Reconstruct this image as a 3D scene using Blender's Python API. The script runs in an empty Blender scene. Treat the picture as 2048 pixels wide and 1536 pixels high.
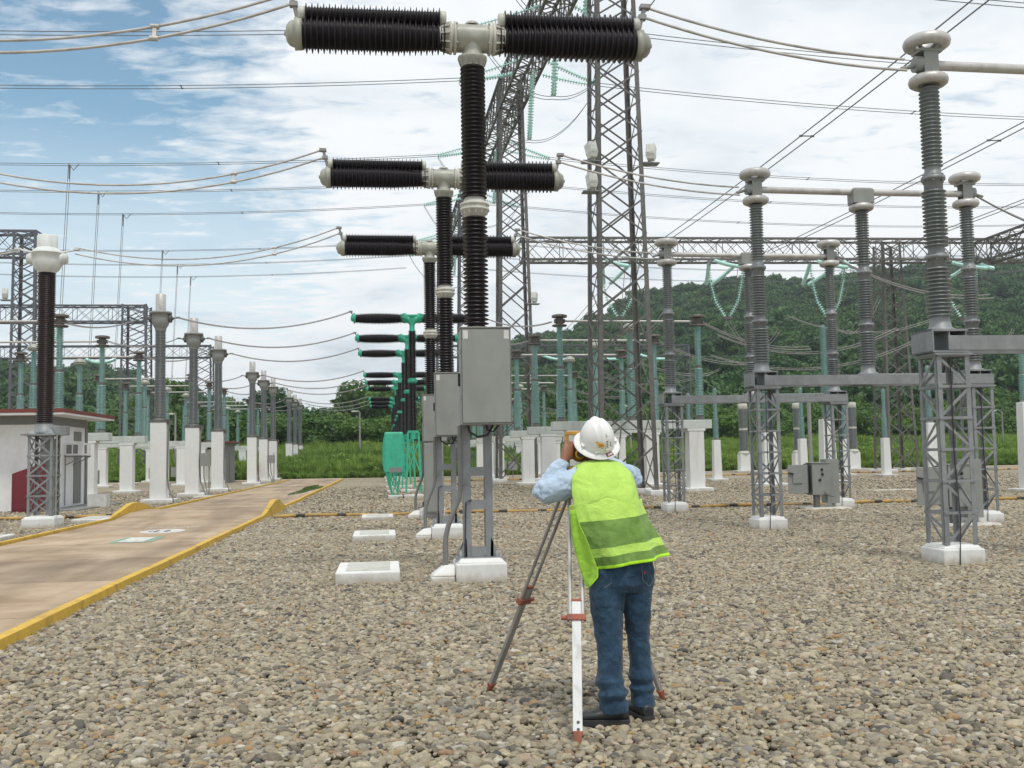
import bpy, math, random
import numpy as np
from mathutils import Vector, Matrix, Euler
sc = bpy.context.scene
C = sc.collection
R = math.radians
random.seed(7); rng = np.random.default_rng(7)

# ------------------------------------------------------------------ camera
PITCH, YAW, ROLL, CAMH, FPX = 4.12, -7.2, -1.0, 1.5, 2000.0
cd = bpy.data.cameras.new('camera'); cam = bpy.data.objects.new('camera', cd); C.objects.link(cam)
cd.sensor_width = 36; cd.lens = 36*FPX/2048; cd.clip_start = .05; cd.clip_end = 6000
CR = Matrix.Rotation(R(YAW), 4, 'Z') @ Matrix.Rotation(R(90+PITCH), 4, 'X') @ Matrix.Rotation(R(ROLL), 4, 'Z')
cam.matrix_world = Matrix.Translation((0, 0, CAMH)) @ CR
sc.camera = cam
sc.render.resolution_x, sc.render.resolution_y = 1024, 768
sc.view_settings.view_transform = 'Standard'; sc.view_settings.look = 'None'
sc.view_settings.gamma = 1; sc.view_settings.exposure = -0.10

# ------------------------------------------------------------------ world: sky with broken cloud
SUN_EL, SUN_AZ = 66, 168
w = bpy.data.worlds.new('World'); sc.world = w; w.use_nodes = True
nt = w.node_tree; nt.nodes.clear()
def N(nt, t, **k):
    n = nt.nodes.new(t)
    for a, b in k.items():
        if a.startswith('i_'):
            n.inputs[a[2:].replace('_', ' ')].default_value = b
        elif a.startswith('n') and a[1:].isdigit(): n.inputs[int(a[1:])].default_value = b
        else: setattr(n, a, b)
    return n
def L(nt, a, b): nt.links.new(a, b)
def ramp(nt, fac, stops, interp='LINEAR'):
    r = nt.nodes.new('ShaderNodeValToRGB'); r.color_ramp.interpolation = interp
    e = r.color_ramp.elements
    while len(e) < len(stops): e.new(.5)
    for i, (p, c) in enumerate(stops):
        e[i].position = p; e[i].color = (*c, 1) if len(c) == 3 else c
    if fac: L(nt, fac, r.inputs[0])
    return r
def math_(nt, op, a, b=None, clamp=False):
    m = nt.nodes.new('ShaderNodeMath'); m.operation = op; m.use_clamp = clamp
    for i, v in enumerate((a, b)):
        if v is None: continue
        if isinstance(v, (int, float)): m.inputs[i].default_value = v
        else: L(nt, v, m.inputs[i])
    return m.outputs[0]
def g3(v): return (v, v, v)
sky = N(nt, 'ShaderNodeTexSky', sky_type='NISHITA', sun_disc=False, sun_elevation=R(SUN_EL), sun_rotation=R(SUN_AZ), air_density=1.0, dust_density=.6, ozone_density=1.5)
tc = N(nt, 'ShaderNodeTexCoord'); sx = N(nt, 'ShaderNodeSeparateXYZ'); L(nt, tc.outputs['Generated'], sx.inputs[0])
zz = math_(nt, 'ADD', math_(nt, 'MAXIMUM', sx.outputs[2], 0.0), .10)
cx = N(nt, 'ShaderNodeCombineXYZ'); L(nt, math_(nt, 'DIVIDE', sx.outputs[0], zz), cx.inputs[0]); L(nt, math_(nt, 'DIVIDE', sx.outputs[1], zz), cx.inputs[1])
def noise(nt, vec, scale, detail=5, rough=.55, dist=0.0, dim='3D'):
    n = N(nt, 'ShaderNodeTexNoise', noise_dimensions=dim); n.inputs['Scale'].default_value = scale; n.inputs['Detail'].default_value = detail
    n.inputs['Roughness'].default_value = rough; n.inputs['Distortion'].default_value = dist
    if vec: L(nt, vec, n.inputs['Vector'])
    return n
big = noise(nt, cx.outputs[0], .75, 4, .55, .3)
mp = N(nt, 'ShaderNodeMapping'); mp.inputs['Rotation'].default_value = (0, 0, R(35)); mp.inputs['Scale'].default_value = (1, 1.9, 1); L(nt, cx.outputs[0], mp.inputs['Vector'])
fine = noise(nt, mp.outputs[0], 6.5, 7, .6, .35)
# blue opening toward the upper left of the view, filled elsewhere
dt = N(nt, 'ShaderNodeVectorMath', operation='DOT_PRODUCT'); L(nt, tc.outputs['Generated'], dt.inputs[0])
dt.inputs[1].default_value = (CR.to_3x3() @ Vector(((120-1024)/FPX, -(235-768)/FPX, -1))).normalized()
dt2 = N(nt, 'ShaderNodeVectorMath', operation='DOT_PRODUCT'); L(nt, tc.outputs['Generated'], dt2.inputs[0])
dt2.inputs[1].default_value = (CR.to_3x3() @ Vector(((400-1024)/FPX, -(345-768)/FPX, -1))).normalized()
wob = noise(nt, tc.outputs['Generated'], 9, 5, .6, .6)
dm = math_(nt, 'ADD', math_(nt, 'MAXIMUM', dt.outputs['Value'], math_(nt, 'SUBTRACT', dt2.outputs['Value'], .016)), math_(nt, 'MULTIPLY', math_(nt, 'SUBTRACT', wob.outputs[0], .5), .035))
gap = math_(nt, 'MULTIPLY', math_(nt, 'SUBTRACT', dm, .970), 40.0, True)
dtw = math_(nt, 'MULTIPLY', math_(nt, 'SUBTRACT', dt.outputs['Value'], .86), 7.0, True)
cov = math_(nt, 'ADD', math_(nt, 'MULTIPLY', big.outputs[0], .45), math_(nt, 'MULTIPLY', fine.outputs[0], .80))
cov = math_(nt, 'SUBTRACT', math_(nt, 'SUBTRACT', math_(nt, 'ADD', cov, .19), math_(nt, 'MULTIPLY', gap, .26)), math_(nt, 'MULTIPLY', dtw, .12))
cr = ramp(nt, cov, [(.43, g3(0)), (.56, g3(.5)), (.72, g3(1.0))])
low = math_(nt, 'SUBTRACT', 1.0, math_(nt, 'MULTIPLY', math_(nt, 'SUBTRACT', sx.outputs[2], .10), 4.6, True))   # pale air near the horizon
cover = math_(nt, 'MAXIMUM', cr.outputs[0], math_(nt, 'MULTIPLY', low, .9))
shade = noise(nt, cx.outputs[0], 1.1, 5, .6, .5); 
ccol = ramp(nt, shade.outputs[0], [(.28, (7.0, 7.7, 8.3)), (.42, (9.3, 9.9, 10.4)), (.52, (10.6, 10.9, 11.1))])
blue = N(nt, 'ShaderNodeMix', data_type='RGBA', blend_type='MULTIPLY'); blue.inputs[0].default_value = 1.0
L(nt, sky.outputs[0], blue.inputs[6]); blue.inputs[7].default_value = (1.62, 1.85, 1.62, 1)
mx = N(nt, 'ShaderNodeMix', data_type='RGBA'); L(nt, cover, mx.inputs[0]); L(nt, blue.outputs[2], mx.inputs[6]); L(nt, ccol.outputs[0], mx.inputs[7])
bg = N(nt, 'ShaderNodeBackground'); bg.inputs[1].default_value = .1; L(nt, mx.outputs[2], bg.inputs[0])
wo = N(nt, 'ShaderNodeOutputWorld'); L(nt, bg.outputs[0], wo.inputs[0])

sd = bpy.data.lights.new('sun', 'SUN'); so = bpy.data.objects.new('sun', sd); C.objects.link(so)
sd.energy = 2.2; sd.angle = R(8); sd.color = (1, .95, .87)
az = R(SUN_AZ)
sdir = Vector((math.sin(az)*math.cos(R(SUN_EL)), math.cos(az)*math.cos(R(SUN_EL)), math.sin(R(SUN_EL))))
so.rotation_euler = sdir.to_track_quat('Z', 'Y').to_euler()

# ------------------------------------------------------------------ survey helpers: world point of a sight line
CR3 = CR.to_3x3()
def ray(px, py): return CR3 @ Vector(((px-1024)/FPX, -(py-768)/FPX, -1))
def G(px, py, z=0):
    d = ray(px, py); t = (z-CAMH)/d.z; return Vector((d.x*t, d.y*t, z))
def AT(px, py, Y):
    d = ray(px, py); t = Y/d.y; return Vector((d.x*t, Y, CAMH+d.z*t))

# ------------------------------------------------------------------ materials
def mat(name, col, rough=.6, metal=0.0, var=.12, scale=6.0, bump=0.0, bscale=60.0, spec=.5, dirt=None, dscale=2.5, dlo=.5, dhi=.72, rnd=0.0, trans=0.0):
    m = bpy.data.materials.new(name); m.use_nodes = True; t = m.node_tree; b = t.nodes['Principled BSDF']
    co = N(t, 'ShaderNodeTexCoord')
    n = noise(t, co.outputs['Object'], scale, 5, .6)
    lo = tuple(max(0, c*(1-var)) for c in col); hi = tuple(min(1, c*(1+var)) for c in col)
    r = ramp(t, n.outputs[0], [(.3, lo), (.7, hi)]); out = r.outputs[0]
    if dirt:
        mpd = N(t, 'ShaderNodeMapping'); mpd.inputs['Scale'].default_value = (1, 1, .35); L(t, co.outputs['Object'], mpd.inputs[0]); n2 = noise(t, mpd.outputs[0], dscale, 7, .65, .6)
        f = ramp(t, n2.outputs[0], [(dlo, g3(0)), (dhi, g3(1))])
        mm = N(t, 'ShaderNodeMix', data_type='RGBA'); L(t, f.outputs[0], mm.inputs[0]); L(t, out, mm.inputs[6]); mm.inputs[7].default_value = (*dirt, 1); out = mm.outputs[2]
    if rnd:
        oi = N(t, 'ShaderNodeObjectInfo'); hs = N(t, 'ShaderNodeHueSaturation')
        L(t, math_(t, 'ADD', math_(t, 'MULTIPLY', oi.outputs['Random'], rnd*2), 1-rnd), hs.inputs['Value']); L(t, out, hs.inputs['Color']); out = hs.outputs[0]
    L(t, out, b.inputs['Base Color'])
    rr = ramp(t, n.outputs[0], [(.3, g3(max(0, rough-.08))), (.7, g3(min(1, rough+.08)))]); L(t, rr.outputs[0], b.inputs['Roughness'])
    b.inputs['Metallic'].default_value = metal; b.inputs['Specular IOR Level'].default_value = spec
    if bump:
        nb = noise(t, co.outputs['Object'], bscale, 4, .6); bp = N(t, 'ShaderNodeBump'); bp.inputs['Strength'].default_value = bump; bp.inputs['Distance'].default_value = .01
        L(t, nb.outputs[0], bp.inputs['Height']); L(t, bp.outputs[0], b.inputs['Normal'])
    return m
M = {}
M['porcelain_brown'] = mat('porcelain_brown', (.010, .007, .010), .42, var=.3, spec=.4)
M['porcelain_maroon'] = mat('porcelain_maroon', (.020, .008, .009), .42, var=.3, spec=.4)
M['porcelain_grey'] = mat('porcelain_grey', (.165, .188, .19), .38, var=.1, dirt=(.12, .13, .125))
M['porcelain_green'] = mat('porcelain_green', (.235, .41, .385), .35, var=.12, dirt=(.17, .30, .28))
M['glass_green'] = mat('glass_green', (.50, .80, .74), .18, var=.15, spec=.7)
M['cast_grey'] = mat('cast_grey', (.34, .35, .30), .45, var=.1, dirt=(.22, .22, .19), bump=.1)
M['head_white'] = mat('head_white', (.64, .67, .65), .45, var=.04, dirt=(.5, .52, .5))
M['flange_white'] = mat('flange_white', (.52, .52, .47), .5, var=.1, dirt=(.35, .34, .3))
M['paint_grey'] = mat('paint_grey', (.255, .265, .25), .5, var=.05, dirt=(.19, .195, .18), bump=.04, dlo=.5, dhi=.9)
M['steel'] = mat('steel', (.235, .25, .258), .5, metal=.15, var=.16, dirt=(.15, .158, .16), bump=.1)
M['steel_dark'] = mat('steel_dark', (.125, .122, .115), .6, metal=.1, var=.25, dirt=(.07, .066, .06), dscale=1.2)
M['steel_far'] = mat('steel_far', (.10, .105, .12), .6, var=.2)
M['aluminium'] = mat('aluminium', (.50, .49, .47), .42, metal=.35, var=.08, dirt=(.33, .31, .29))
M['conductor'] = mat('conductor', (.27, .26, .255), .5, metal=.3, var=.1)
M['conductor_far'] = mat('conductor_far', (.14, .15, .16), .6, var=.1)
M['teal'] = mat('teal', (.045, .42, .27), .45, var=.12, dirt=(.035, .3, .2))
M['white_paint'] = mat('white_paint', (.70, .71, .70), .7, var=.04, dirt=(.60, .60, .575), dscale=1.6, bump=.15, bscale=25)
t_ = M['white_paint'].node_tree; b_ = t_.nodes['Principled BSDF']; s_ = b_.inputs['Base Color'].links[0].from_socket; g_ = N(t_, 'ShaderNodeNewGeometry'); p_ = N(t_, 'ShaderNodeSeparateXYZ'); L(t_, g_.outputs['Position'], p_.inputs[0])
n_ = noise(t_, g_.outputs['Position'], 6, 6, .7); f_ = math_(t_, 'SUBTRACT', math_(t_, 'MULTIPLY', n_.outputs[0], .26), p_.outputs[2]); f_ = math_(t_, 'MULTIPLY', f_, 9.0, True)   # splashed mud near the ground
m_ = N(t_, 'ShaderNodeMix', data_type='RGBA'); L(t_, math_(t_, 'MULTIPLY', f_, .75), m_.inputs[0]); L(t_, s_, m_.inputs[6]); m_.inputs[7].default_value = (.36, .31, .23, 1); L(t_, m_.outputs[2], b_.inputs['Base Color'])
M['concrete_grey'] = mat('concrete_grey', (.52, .56, .53), .8, var=.05, dirt=(.40, .43, .40), bump=.15, bscale=25)
M['yellow'] = mat('yellow', (.60, .385, .05), .7, var=.12, dirt=(.30, .2, .05), dscale=3, bump=.3, bscale=40)
M['black'] = mat('black', (.018, .018, .02), .5, var=.2)
M['rubber'] = mat('rubber', (.03, .03, .032), .6, var=.2)
M['pvc'] = mat('pvc', (.19, .195, .195), .5, var=.12, dirt=(.1, .1, .1))
M['red'] = mat('red', (.15, .014, .022), .5, var=.15, dirt=(.10, .015, .02))
M['red_roof'] = mat('red_roof', (.17, .045, .035), .8, var=.2)
M['wall_white'] = mat('wall_white', (.82, .82, .83), .85, var=.04, dirt=(.72, .72, .71), bump=.2, bscale=20)
M['wall_grey'] = mat('wall_grey', (.22, .225, .22), .85, var=.1, bump=.15, bscale=20)
M['window'] = mat('window', (.05, .055, .06), .2)
M['disc_brown'] = mat('disc_brown', (.085, .07, .06), .55, var=.2, dirt=(.16, .14, .12))
M['sky_lamp'] = mat('sky_lamp', (.55, .56, .52), .4)
M['wood_pole'] = mat('wood_pole', (.30, .28, .25), .8)
M['label_white'] = mat('label_white', (.6, .6, .58), .5, var=.15)
M['rust'] = mat('rust', (.45, .2, .03), .7)

# ------------------------------------------------------------------ mesh helpers
class MB:
    def __init__(s): s.v = []; s.f = []; s.m = []; s.sm = []; s.cur = 0
    def add(s, vs, fs, smooth=False):
        o = len(s.v); s.v += [tuple(v) for v in vs]
        for f in fs: s.f.append(tuple(o+i for i in f)); s.m.append(s.cur); s.sm.append(smooth)
        return s
    def box(s, x0, x1, y0, y1, z0, z1):
        return s.add([(x0,y0,z0),(x1,y0,z0),(x1,y1,z0),(x0,y1,z0),(x0,y0,z1),(x1,y0,z1),(x1,y1,z1),(x0,y1,z1)],
                     [(0,3,2,1),(4,5,6,7),(0,1,5,4),(1,2,6,5),(2,3,7,6),(3,0,4,7)])
    def cbox(s, c, dx, dy, dz): return s.box(c[0]-dx/2, c[0]+dx/2, c[1]-dy/2, c[1]+dy/2, c[2]-dz/2, c[2]+dz/2)
    def frustum(s, x0,x1,y0,y1,z0, X0,X1,Y0,Y1,z1):
        return s.add([(x0,y0,z0),(x1,y0,z0),(x1,y1,z0),(x0,y1,z0),(X0,Y0,z1),(X1,Y0,z1),(X1,Y1,z1),(X0,Y1,z1)],
                     [(0,3,2,1),(4,5,6,7),(0,1,5,4),(1,2,6,5),(2,3,7,6),(3,0,4,7)])
    def bar(s, p, q, wd, d=None, up=(0,0,1)):
        p = Vector(p); q = Vector(q); d = d or wd; t = (q-p)
        if t.length < 1e-6: return s
        t.normalize(); u = Vector(up)
        if abs(t.dot(u)) > .97: u = Vector((1,0,0))
        a = t.cross(u).normalized()*wd/2; b = t.cross(a).normalized()*d/2
        vs = [p-a-b, p+a-b, p+a+b, p-a+b, q-a-b, q+a-b, q+a+b, q-a+b]
        return s.add(vs, [(0,1,2,3),(7,6,5,4),(4,5,1,0),(5,6,2,1),(6,7,3,2),(7,4,0,3)])
    def tube(s, pts, r, n=8, cap=True):
        pts = [Vector(p) for p in pts]; rs = r if isinstance(r, (list, tuple)) else [r]*len(pts)
        o = []; prev = None
        for i, p in enumerate(pts):
            t = (pts[min(i+1, len(pts)-1)]-pts[max(i-1, 0)]).normalized()
            if prev is None:
                u = Vector((0,0,1)) if abs(t.z) < .9 else Vector((1,0,0)); a = t.cross(u).normalized()
            else:
                a = (prev - t*prev.dot(t)).normalized()
            prev = a; b = t.cross(a)
            for k in range(n):
                th = 2*math.pi*k/n; o.append(p+(a*math.cos(th)+b*math.sin(th))*rs[i])
        fs = [(i*n+k, i*n+(k+1)%n, (i+1)*n+(k+1)%n, (i+1)*n+k) for i in range(len(pts)-1) for k in range(n)]
        s.add(o, fs, True)
        if cap:
            e = len(pts)-1; s.add([o[k] for k in range(n)], [tuple(reversed(range(n)))]); s.add([o[e*n+k] for k in range(n)], [tuple(range(n))])
        return s
    def lathe(s, prof, n=20, o=(0,0,0), ax=(0,0,1), smooth=True, cap=True):
        ax = Vector(ax).normalized(); u = Vector((1,0,0)) if abs(ax.x) < .9 else Vector((0,0,1))
        a = ax.cross(u).normalized(); b = ax.cross(a); o = Vector(o); vs = []
        for r, z in prof:
            for k in range(n):
                th = 2*math.pi*k/n; vs.append(o+ax*z+(a*math.cos(th)+b*math.sin(th))*r)
        m = len(prof)
        fs = [(i*n+k, i*n+(k+1)%n, (i+1)*n+(k+1)%n, (i+1)*n+k) for i in range(m-1) for k in range(n)]
        s.add(vs, fs, smooth)
        if cap:
            s.add(vs[:n], [tuple(reversed(range(n)))]); s.add(vs[(m-1)*n:], [tuple(range(n))])
        return s
    def torus(s, c, R_, r, n=28, m=10, ax='z'):
        vs = []
        for i in range(n):
            th = 2*math.pi*i/n
            for k in range(m):
                ph = 2*math.pi*k/m; rr = R_+r*math.cos(ph); p = (rr*math.cos(th), rr*math.sin(th), r*math.sin(ph))
                if ax == 'x': p = (p[2], p[0], p[1])
                vs.append((c[0]+p[0], c[1]+p[1], c[2]+p[2]))
        fs = [(i*m+k, ((i+1)%n)*m+k, ((i+1)%n)*m+(k+1)%m, i*m+(k+1)%m) for i in range(n) for k in range(m)]
        return s.add(vs, fs, True)
    def build(s, name, mats, parent=None, bevel=0, loc=None):
        me = bpy.data.meshes.new(name); me.from_pydata(s.v, [], s.f)
        if not isinstance(mats, (list, tuple)): mats = [mats]
        for m in mats: me.materials.append(m)
        me.polygons.foreach_set('material_index', s.m); me.polygons.foreach_set('use_smooth', s.sm); me.update()
        o = bpy.data.objects.new(name, me); C.objects.link(o)
        if parent: o.parent = parent
        if loc: o.location = loc
        if bevel:
            bm = o.modifiers.new('bevel', 'BEVEL'); bm.width = bevel; bm.segments = 2; bm.limit_method = 'ANGLE'
        return o
def tag(o, label=None, cat=None, group=None, kind=None):
    if label: o['label'] = label
    if cat: o['category'] = cat
    if group: o['group'] = group
    if kind: o['kind'] = kind
    return o
def thing(name, label, cat, loc=(0,0,0), group=None, rotz=0):
    o = bpy.data.objects.new(name, None); C.objects.link(o); o.location = loc; o.rotation_euler = (0,0,rotz); o.empty_display_size = .3
    return tag(o, label, cat, group)
KIDS = {}
def kids(o): return [c for c in bpy.data.objects if c.parent == o]
def snapshot(o):
    return (o, [snapshot(c) for c in kids(o)])
def dup(snap, loc=None, label=None, parent=None):
    o, ch = snap; c = o.copy(); C.objects.link(c)
    if parent: c.parent = parent
    if loc is not None: c.location = loc
    if label: c['label'] = label
    for x in ch: dup(x, parent=c)
    return c
def sheds(z0, z1, rc, rs, pitch, droop=.0, alt=0, top=None, bot=None, rc2=None, rs2=None):
    """profile (r,z) going up of a shedded insulator"""
    n = max(3, int(round((z1-z0)/pitch))); p = (z1-z0)/n; pr = [(rc, z0)]
    for i in range(n):
        f = i/n; c = rc+((rc2 or rc)-rc)*f; sr = rs+((rs2 or rs)-rs)*f
        if alt and i % 2: sr = c+(sr-c)*alt
        a = z0+i*p
        pr += [(c, a+p*.18), (sr, a+p*.38-droop), (sr, a+p*.48-droop), (c, a+p*.86)]
    pr.append((rc2 or rc, z1)); return pr
ORD = ['nearest','second','third','fourth','fifth','sixth','seventh','eighth','ninth','tenth','eleventh','twelfth']
ROWY = [12.3, 18.7, 25.1, 37.9, 44.3, 50.7, 63.9, 70.3, 76.7, 90.0, 96.4, 102.8]
PH = ['first', 'second', 'third']

# ------------------------------------------------------------------ lattice work
def lattice_legs(parent, c, z0, z1, wb, wt, lw, m, db=None, dt_=None, L_sec=True):
    db = db or wb; dt_ = dt_ or wt
    for sx_ in (-1, 1):
        for sy in (-1, 1):
            p = Vector((c[0]+sx_*wb/2, c[1]+sy*db/2, z0)); q = Vector((c[0]+sx_*wt/2, c[1]+sy*dt_/2, z1)); b = MB()
            t = max(.012, lw*.16)
            b.bar(p+Vector((-sx_*lw/2, 0, 0)), q+Vector((-sx_*lw/2, 0, 0)), lw, t, up=(0,1,0))
            b.bar(p+Vector((0, -sy*(lw/2+t/2), 0)), q+Vector((0, -sy*(lw/2+t/2), 0)), t, lw-t, up=(0,1,0))
            b.build('leg', m, parent)
def lattice_bracing(parent, c, z0, z1, wb, wt, n, bw, m, cross=True, horiz=True, db=None, dt_=None, name='bracing', ratio=1.0):
    db = db or wb; dt_ = dt_ or wt; b = MB()
    if ratio == 1.0: zs = [z0+(z1-z0)*i/n for i in range(n+1)]
    else:
        ws = [ratio**i for i in range(n)]; S = sum(ws); zs = [z0]
        for x in ws: zs.append(zs[-1]+(z1-z0)*x/S)
    def corner(sx_, sy, z):
        f = (z-z0)/(z1-z0); return Vector((c[0]+sx_*(wb+(wt-wb)*f)/2, c[1]+sy*(db+(dt_-db)*f)/2, z))
    faces = [((-1,-1),(1,-1)), ((1,-1),(1,1)), ((1,1),(-1,1)), ((-1,1),(-1,-1))]
    for i in range(n):
        for k, (a, d) in enumerate(faces):
            p0, p1, q0, q1 = corner(*a, zs[i]), corner(*d, zs[i]), corner(*a, zs[i+1]), corner(*d, zs[i+1])
            off = Vector(((a[0]+d[0])*.5, (a[1]+d[1])*.5, 0))*.008
            if cross or (i+k) % 2 == 0: b.bar(p0+off, q1+off, bw, bw*.25, up=off)
            if cross or (i+k) % 2: b.bar(p1-off*.5, q0-off*.5, bw, bw*.25, up=off)
            if horiz: b.bar(q0+off*1.6, q1+off*1.6, bw, bw*.3, up=off)
    return b.build(name, m, parent)
def truss(parent, p, q, wd, h, n, cw, bw, m, name='beam'):
    """box truss from p to q (bottom centre line)"""
    p = Vector(p); q = Vector(q); t = (q-p).normalized(); s = t.cross(Vector((0,0,1))).normalized()*wd/2; u = Vector((0,0,h)); b = MB()
    cs = [(-1,0),(1,0),(1,1),(-1,1)]
    def P(i, k): return p+(q-p)*i/n + s*cs[k][0] + u*cs[k][1]
    for k in range(4): b.bar(P(0,k), P(n,k), cw, cw)
    for i in range(n):
        for k in range(4):
            k2 = (k+1) % 4
            b.bar(P(i,k), P(i+1,k2), bw, bw*.4); b.bar(P(i,k2), P(i+1,k), bw, bw*.4)
            if i % 2 == 0: b.bar(P(i,k), P(i,k2), bw, bw*.5)
    for k in range(4): b.bar(P(n,k), P(n,(k+1)%4), bw*1.3, bw)
    return b.build(name, m, parent)

# ------------------------------------------------------------------ ground, gravel, road
def gmat():
    m = bpy.data.materials.new('gravel_bed'); m.use_nodes = True; t = m.node_tree; b = t.nodes['Principled BSDF']
    g = N(t, 'ShaderNodeNewGeometry')
    v = N(t, 'ShaderNodeTexVoronoi'); v.inputs['Scale'].default_value = 17; L(t, g.outputs['Position'], v.inputs['Vector'])
    s = N(t, 'ShaderNodeSeparateColor'); L(t, v.outputs['Color'], s.inputs[0])
    r = ramp(t, s.outputs[0], PEB)
    e = ramp(t, v.outputs['Distance'], [(.0, g3(1.15)), (.38, g3(1.05)), (.75, g3(.45))])
    mm = N(t, 'ShaderNodeMix', data_type='RGBA', blend_type='MULTIPLY'); mm.inputs[0].default_value = .85; L(t, r.outputs[0], mm.inputs[6]); L(t, e.outputs[0], mm.inputs[7])
    n = noise(t, g.outputs['Position'], .35, 6, .6); r2 = ramp(t, n.outputs[0], [(.3, g3(1.0)), (.7, g3(1.32))])
    m2 = N(t, 'ShaderNodeMix', data_type='RGBA', blend_type='MULTIPLY'); m2.inputs[0].default_value = 1; L(t, mm.outputs[2], m2.inputs[6]); L(t, r2.outputs[0], m2.inputs[7])
    # green beyond the yard edge
    sp = N(t, 'ShaderNodeSeparateXYZ'); L(t, g.outputs['Position'], sp.inputs[0])
    n3 = noise(t, g.outputs['Position'], 1.4, 6, .6); gr = ramp(t, n3.outputs[0], [(.3, (.035, .075, .015)), (.7, (.10, .17, .035))])
    ed = math_(t, 'ADD', sp.outputs[1], math_(t, 'MULTIPLY', n3.outputs[0], 1.2))
    fy = math_(t, 'MULTIPLY', math_(t, 'SUBTRACT', ed, 78.5), 3.0, True)
    m3 = N(t, 'ShaderNodeMix', data_type='RGBA'); L(t, fy, m3.inputs[0]); L(t, m2.outputs[2], m3.inputs[6]); L(t, gr.outputs[0], m3.inputs[7])
    L(t, m3.outputs[2], b.inputs['Base Color']); b.inputs['Roughness'].default_value = .85
    bp = N(t, 'ShaderNodeBump'); bp.invert = True; bp.inputs['Strength'].default_value = 1; bp.inputs['Distance'].default_value = .03
    L(t, v.outputs['Distance'], bp.inputs['Height']); L(t, bp.outputs[0], b.inputs['Normal'])
    return m
PEB = [(0, (0.064, 0.063, 0.061)), (.07, (0.138, 0.118, 0.087)), (.22, (0.230, 0.195, 0.135)), (.42, (0.375, 0.322, 0.218)), (.58, (0.27, 0.238, 0.175)), (.74, (0.455, 0.395, 0.275)), (.84, (0.175, 0.167, 0.148)), (.90, (0.524, 0.489, 0.400)), (.95, (0.276, 0.172, 0.096)), (1, (0.350, 0.244, 0.104))]
def hills(x, y):
    """terrain height"""
    if y < 79: return 0.0
    base = 2.1*min(1, (y-79)/32)
    prof = [(-3.2, 27), (-1.5, 33), (-.364, 43), (-.295, 40), (-.212, 27), (-.15, 17), (-.10, 13), (-.03, 15), (0.0, 23), (.063, 28), (.155, 49), (.293, 72), (.38, 79), (.547, 86), (.685, 86), (.9, 76), (1.6, 60), (3.2, 40)]
    a = x/y; h = 0
    for (a0, h0), (a1, h1) in zip(prof, prof[1:]):
        if a0 <= a <= a1:
            f = (a-a0)/(a1-a0); f = f*f*(3-2*f); h = h0+(h1-h0)*f; break
    f = min(1, max(0, (y-128)/(440-128))); f = f**1.15
    far = max(0, 1-max(0, y-470)/500)
    bumps = math.sin(x*.021+1.3)*math.cos(y*.017)*3.5 + math.sin(x*.05+y*.03)*1.5 + math.sin(x*.013-y*.011)*3
    return base + f*(h-3 + bumps*min(1, h/30))*far
ys = [-40, 0, 20, 40, 60, 70, 79] + list(np.linspace(82, 130, 10)) + list(np.linspace(140, 480, 36)) + [520, 600, 720, 850, 970, 1400, 3000]
xs = np.linspace(-1, 1, 121)
gm = MB(); vs = []; rows = []
for y in ys:
    half = max(150, y*3.0) if y < 500 else 1500+y
    row = []
    for u in xs:
        x = u*half if abs(u) < 2 else 0
        x = math.copysign(abs(u)**1.5, u)*half
        vs.append((x, y, hills(x, y)-.02)); row.append(len(vs)-1)
    rows.append(row)
fs = [(a[i], a[i+1], b[i+1], b[i]) for a, b in zip(rows, rows[1:]) for i in range(len(xs)-1)]
gm.add(vs, fs, True)
tag(gm.build('ground', gmat()), kind='structure')

def scatter(name, pts, scl, rot, idx, objs):
    co = bpy.data.collections.new(name+'_sources')
    for o in objs: co.objects.link(o)
    n = len(pts); me = bpy.data.meshes.new(name); me.vertices.add(n); me.vertices.foreach_set('co', np.asarray(pts, np.float32).ravel())
    for nm, dat, ty, fld in (('scl', scl, 'FLOAT_VECTOR', 'vector'), ('rot', rot, 'FLOAT_VECTOR', 'vector')):
        a = me.attributes.new(nm, ty, 'POINT'); a.data.foreach_set(fld, np.asarray(dat, np.float32).ravel())
    a = me.attributes.new('idx', 'INT', 'POINT'); a.data.foreach_set('value', np.asarray(idx, np.int32))
    o = bpy.data.objects.new(name, me); C.objects.link(o)
    ng = bpy.data.node_groups.new(name+'_nodes', 'GeometryNodeTree')
    ng.interface.new_socket('Geometry', in_out='INPUT', socket_type='NodeSocketGeometry'); ng.interface.new_socket('Geometry', in_out='OUTPUT', socket_type='NodeSocketGeometry')
    gi = ng.nodes.new('NodeGroupInput'); go = ng.nodes.new('NodeGroupOutput')
    ci = ng.nodes.new('GeometryNodeCollectionInfo'); ci.inputs[0].default_value = co; ci.inputs['Separate Children'].default_value = True; ci.inputs['Reset Children'].default_value = True
    ip = ng.nodes.new('GeometryNodeInstanceOnPoints'); ip.inputs['Pick Instance'].default_value = True
    def at_(nm, ty):
        x = ng.nodes.new('GeometryNodeInputNamedAttribute'); x.data_type = ty; x.inputs[0].default_value = nm; return x.outputs[0]
    ng.links.new(gi.outputs[0], ip.inputs['Points']); ng.links.new(ci.outputs[0], ip.inputs['Instance'])
    ng.links.new(at_('idx', 'INT'), ip.inputs['Instance Index'])
    e2r = ng.nodes.new('FunctionNodeEulerToRotation'); ng.links.new(at_('rot', 'FLOAT_VECTOR'), e2r.inputs[0]); ng.links.new(e2r.outputs[0], ip.inputs['Rotation'])
    ng.links.new(at_('scl', 'FLOAT_VECTOR'), ip.inputs['Scale']); ng.links.new(ip.outputs[0], go.inputs[0])
    md = o.modifiers.new('scatter', 'NODES'); md.node_group = ng
    return o
def loose(name, mb, mats):
    o = mb.build(name, mats); C.objects.unlink(o); return o
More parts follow.
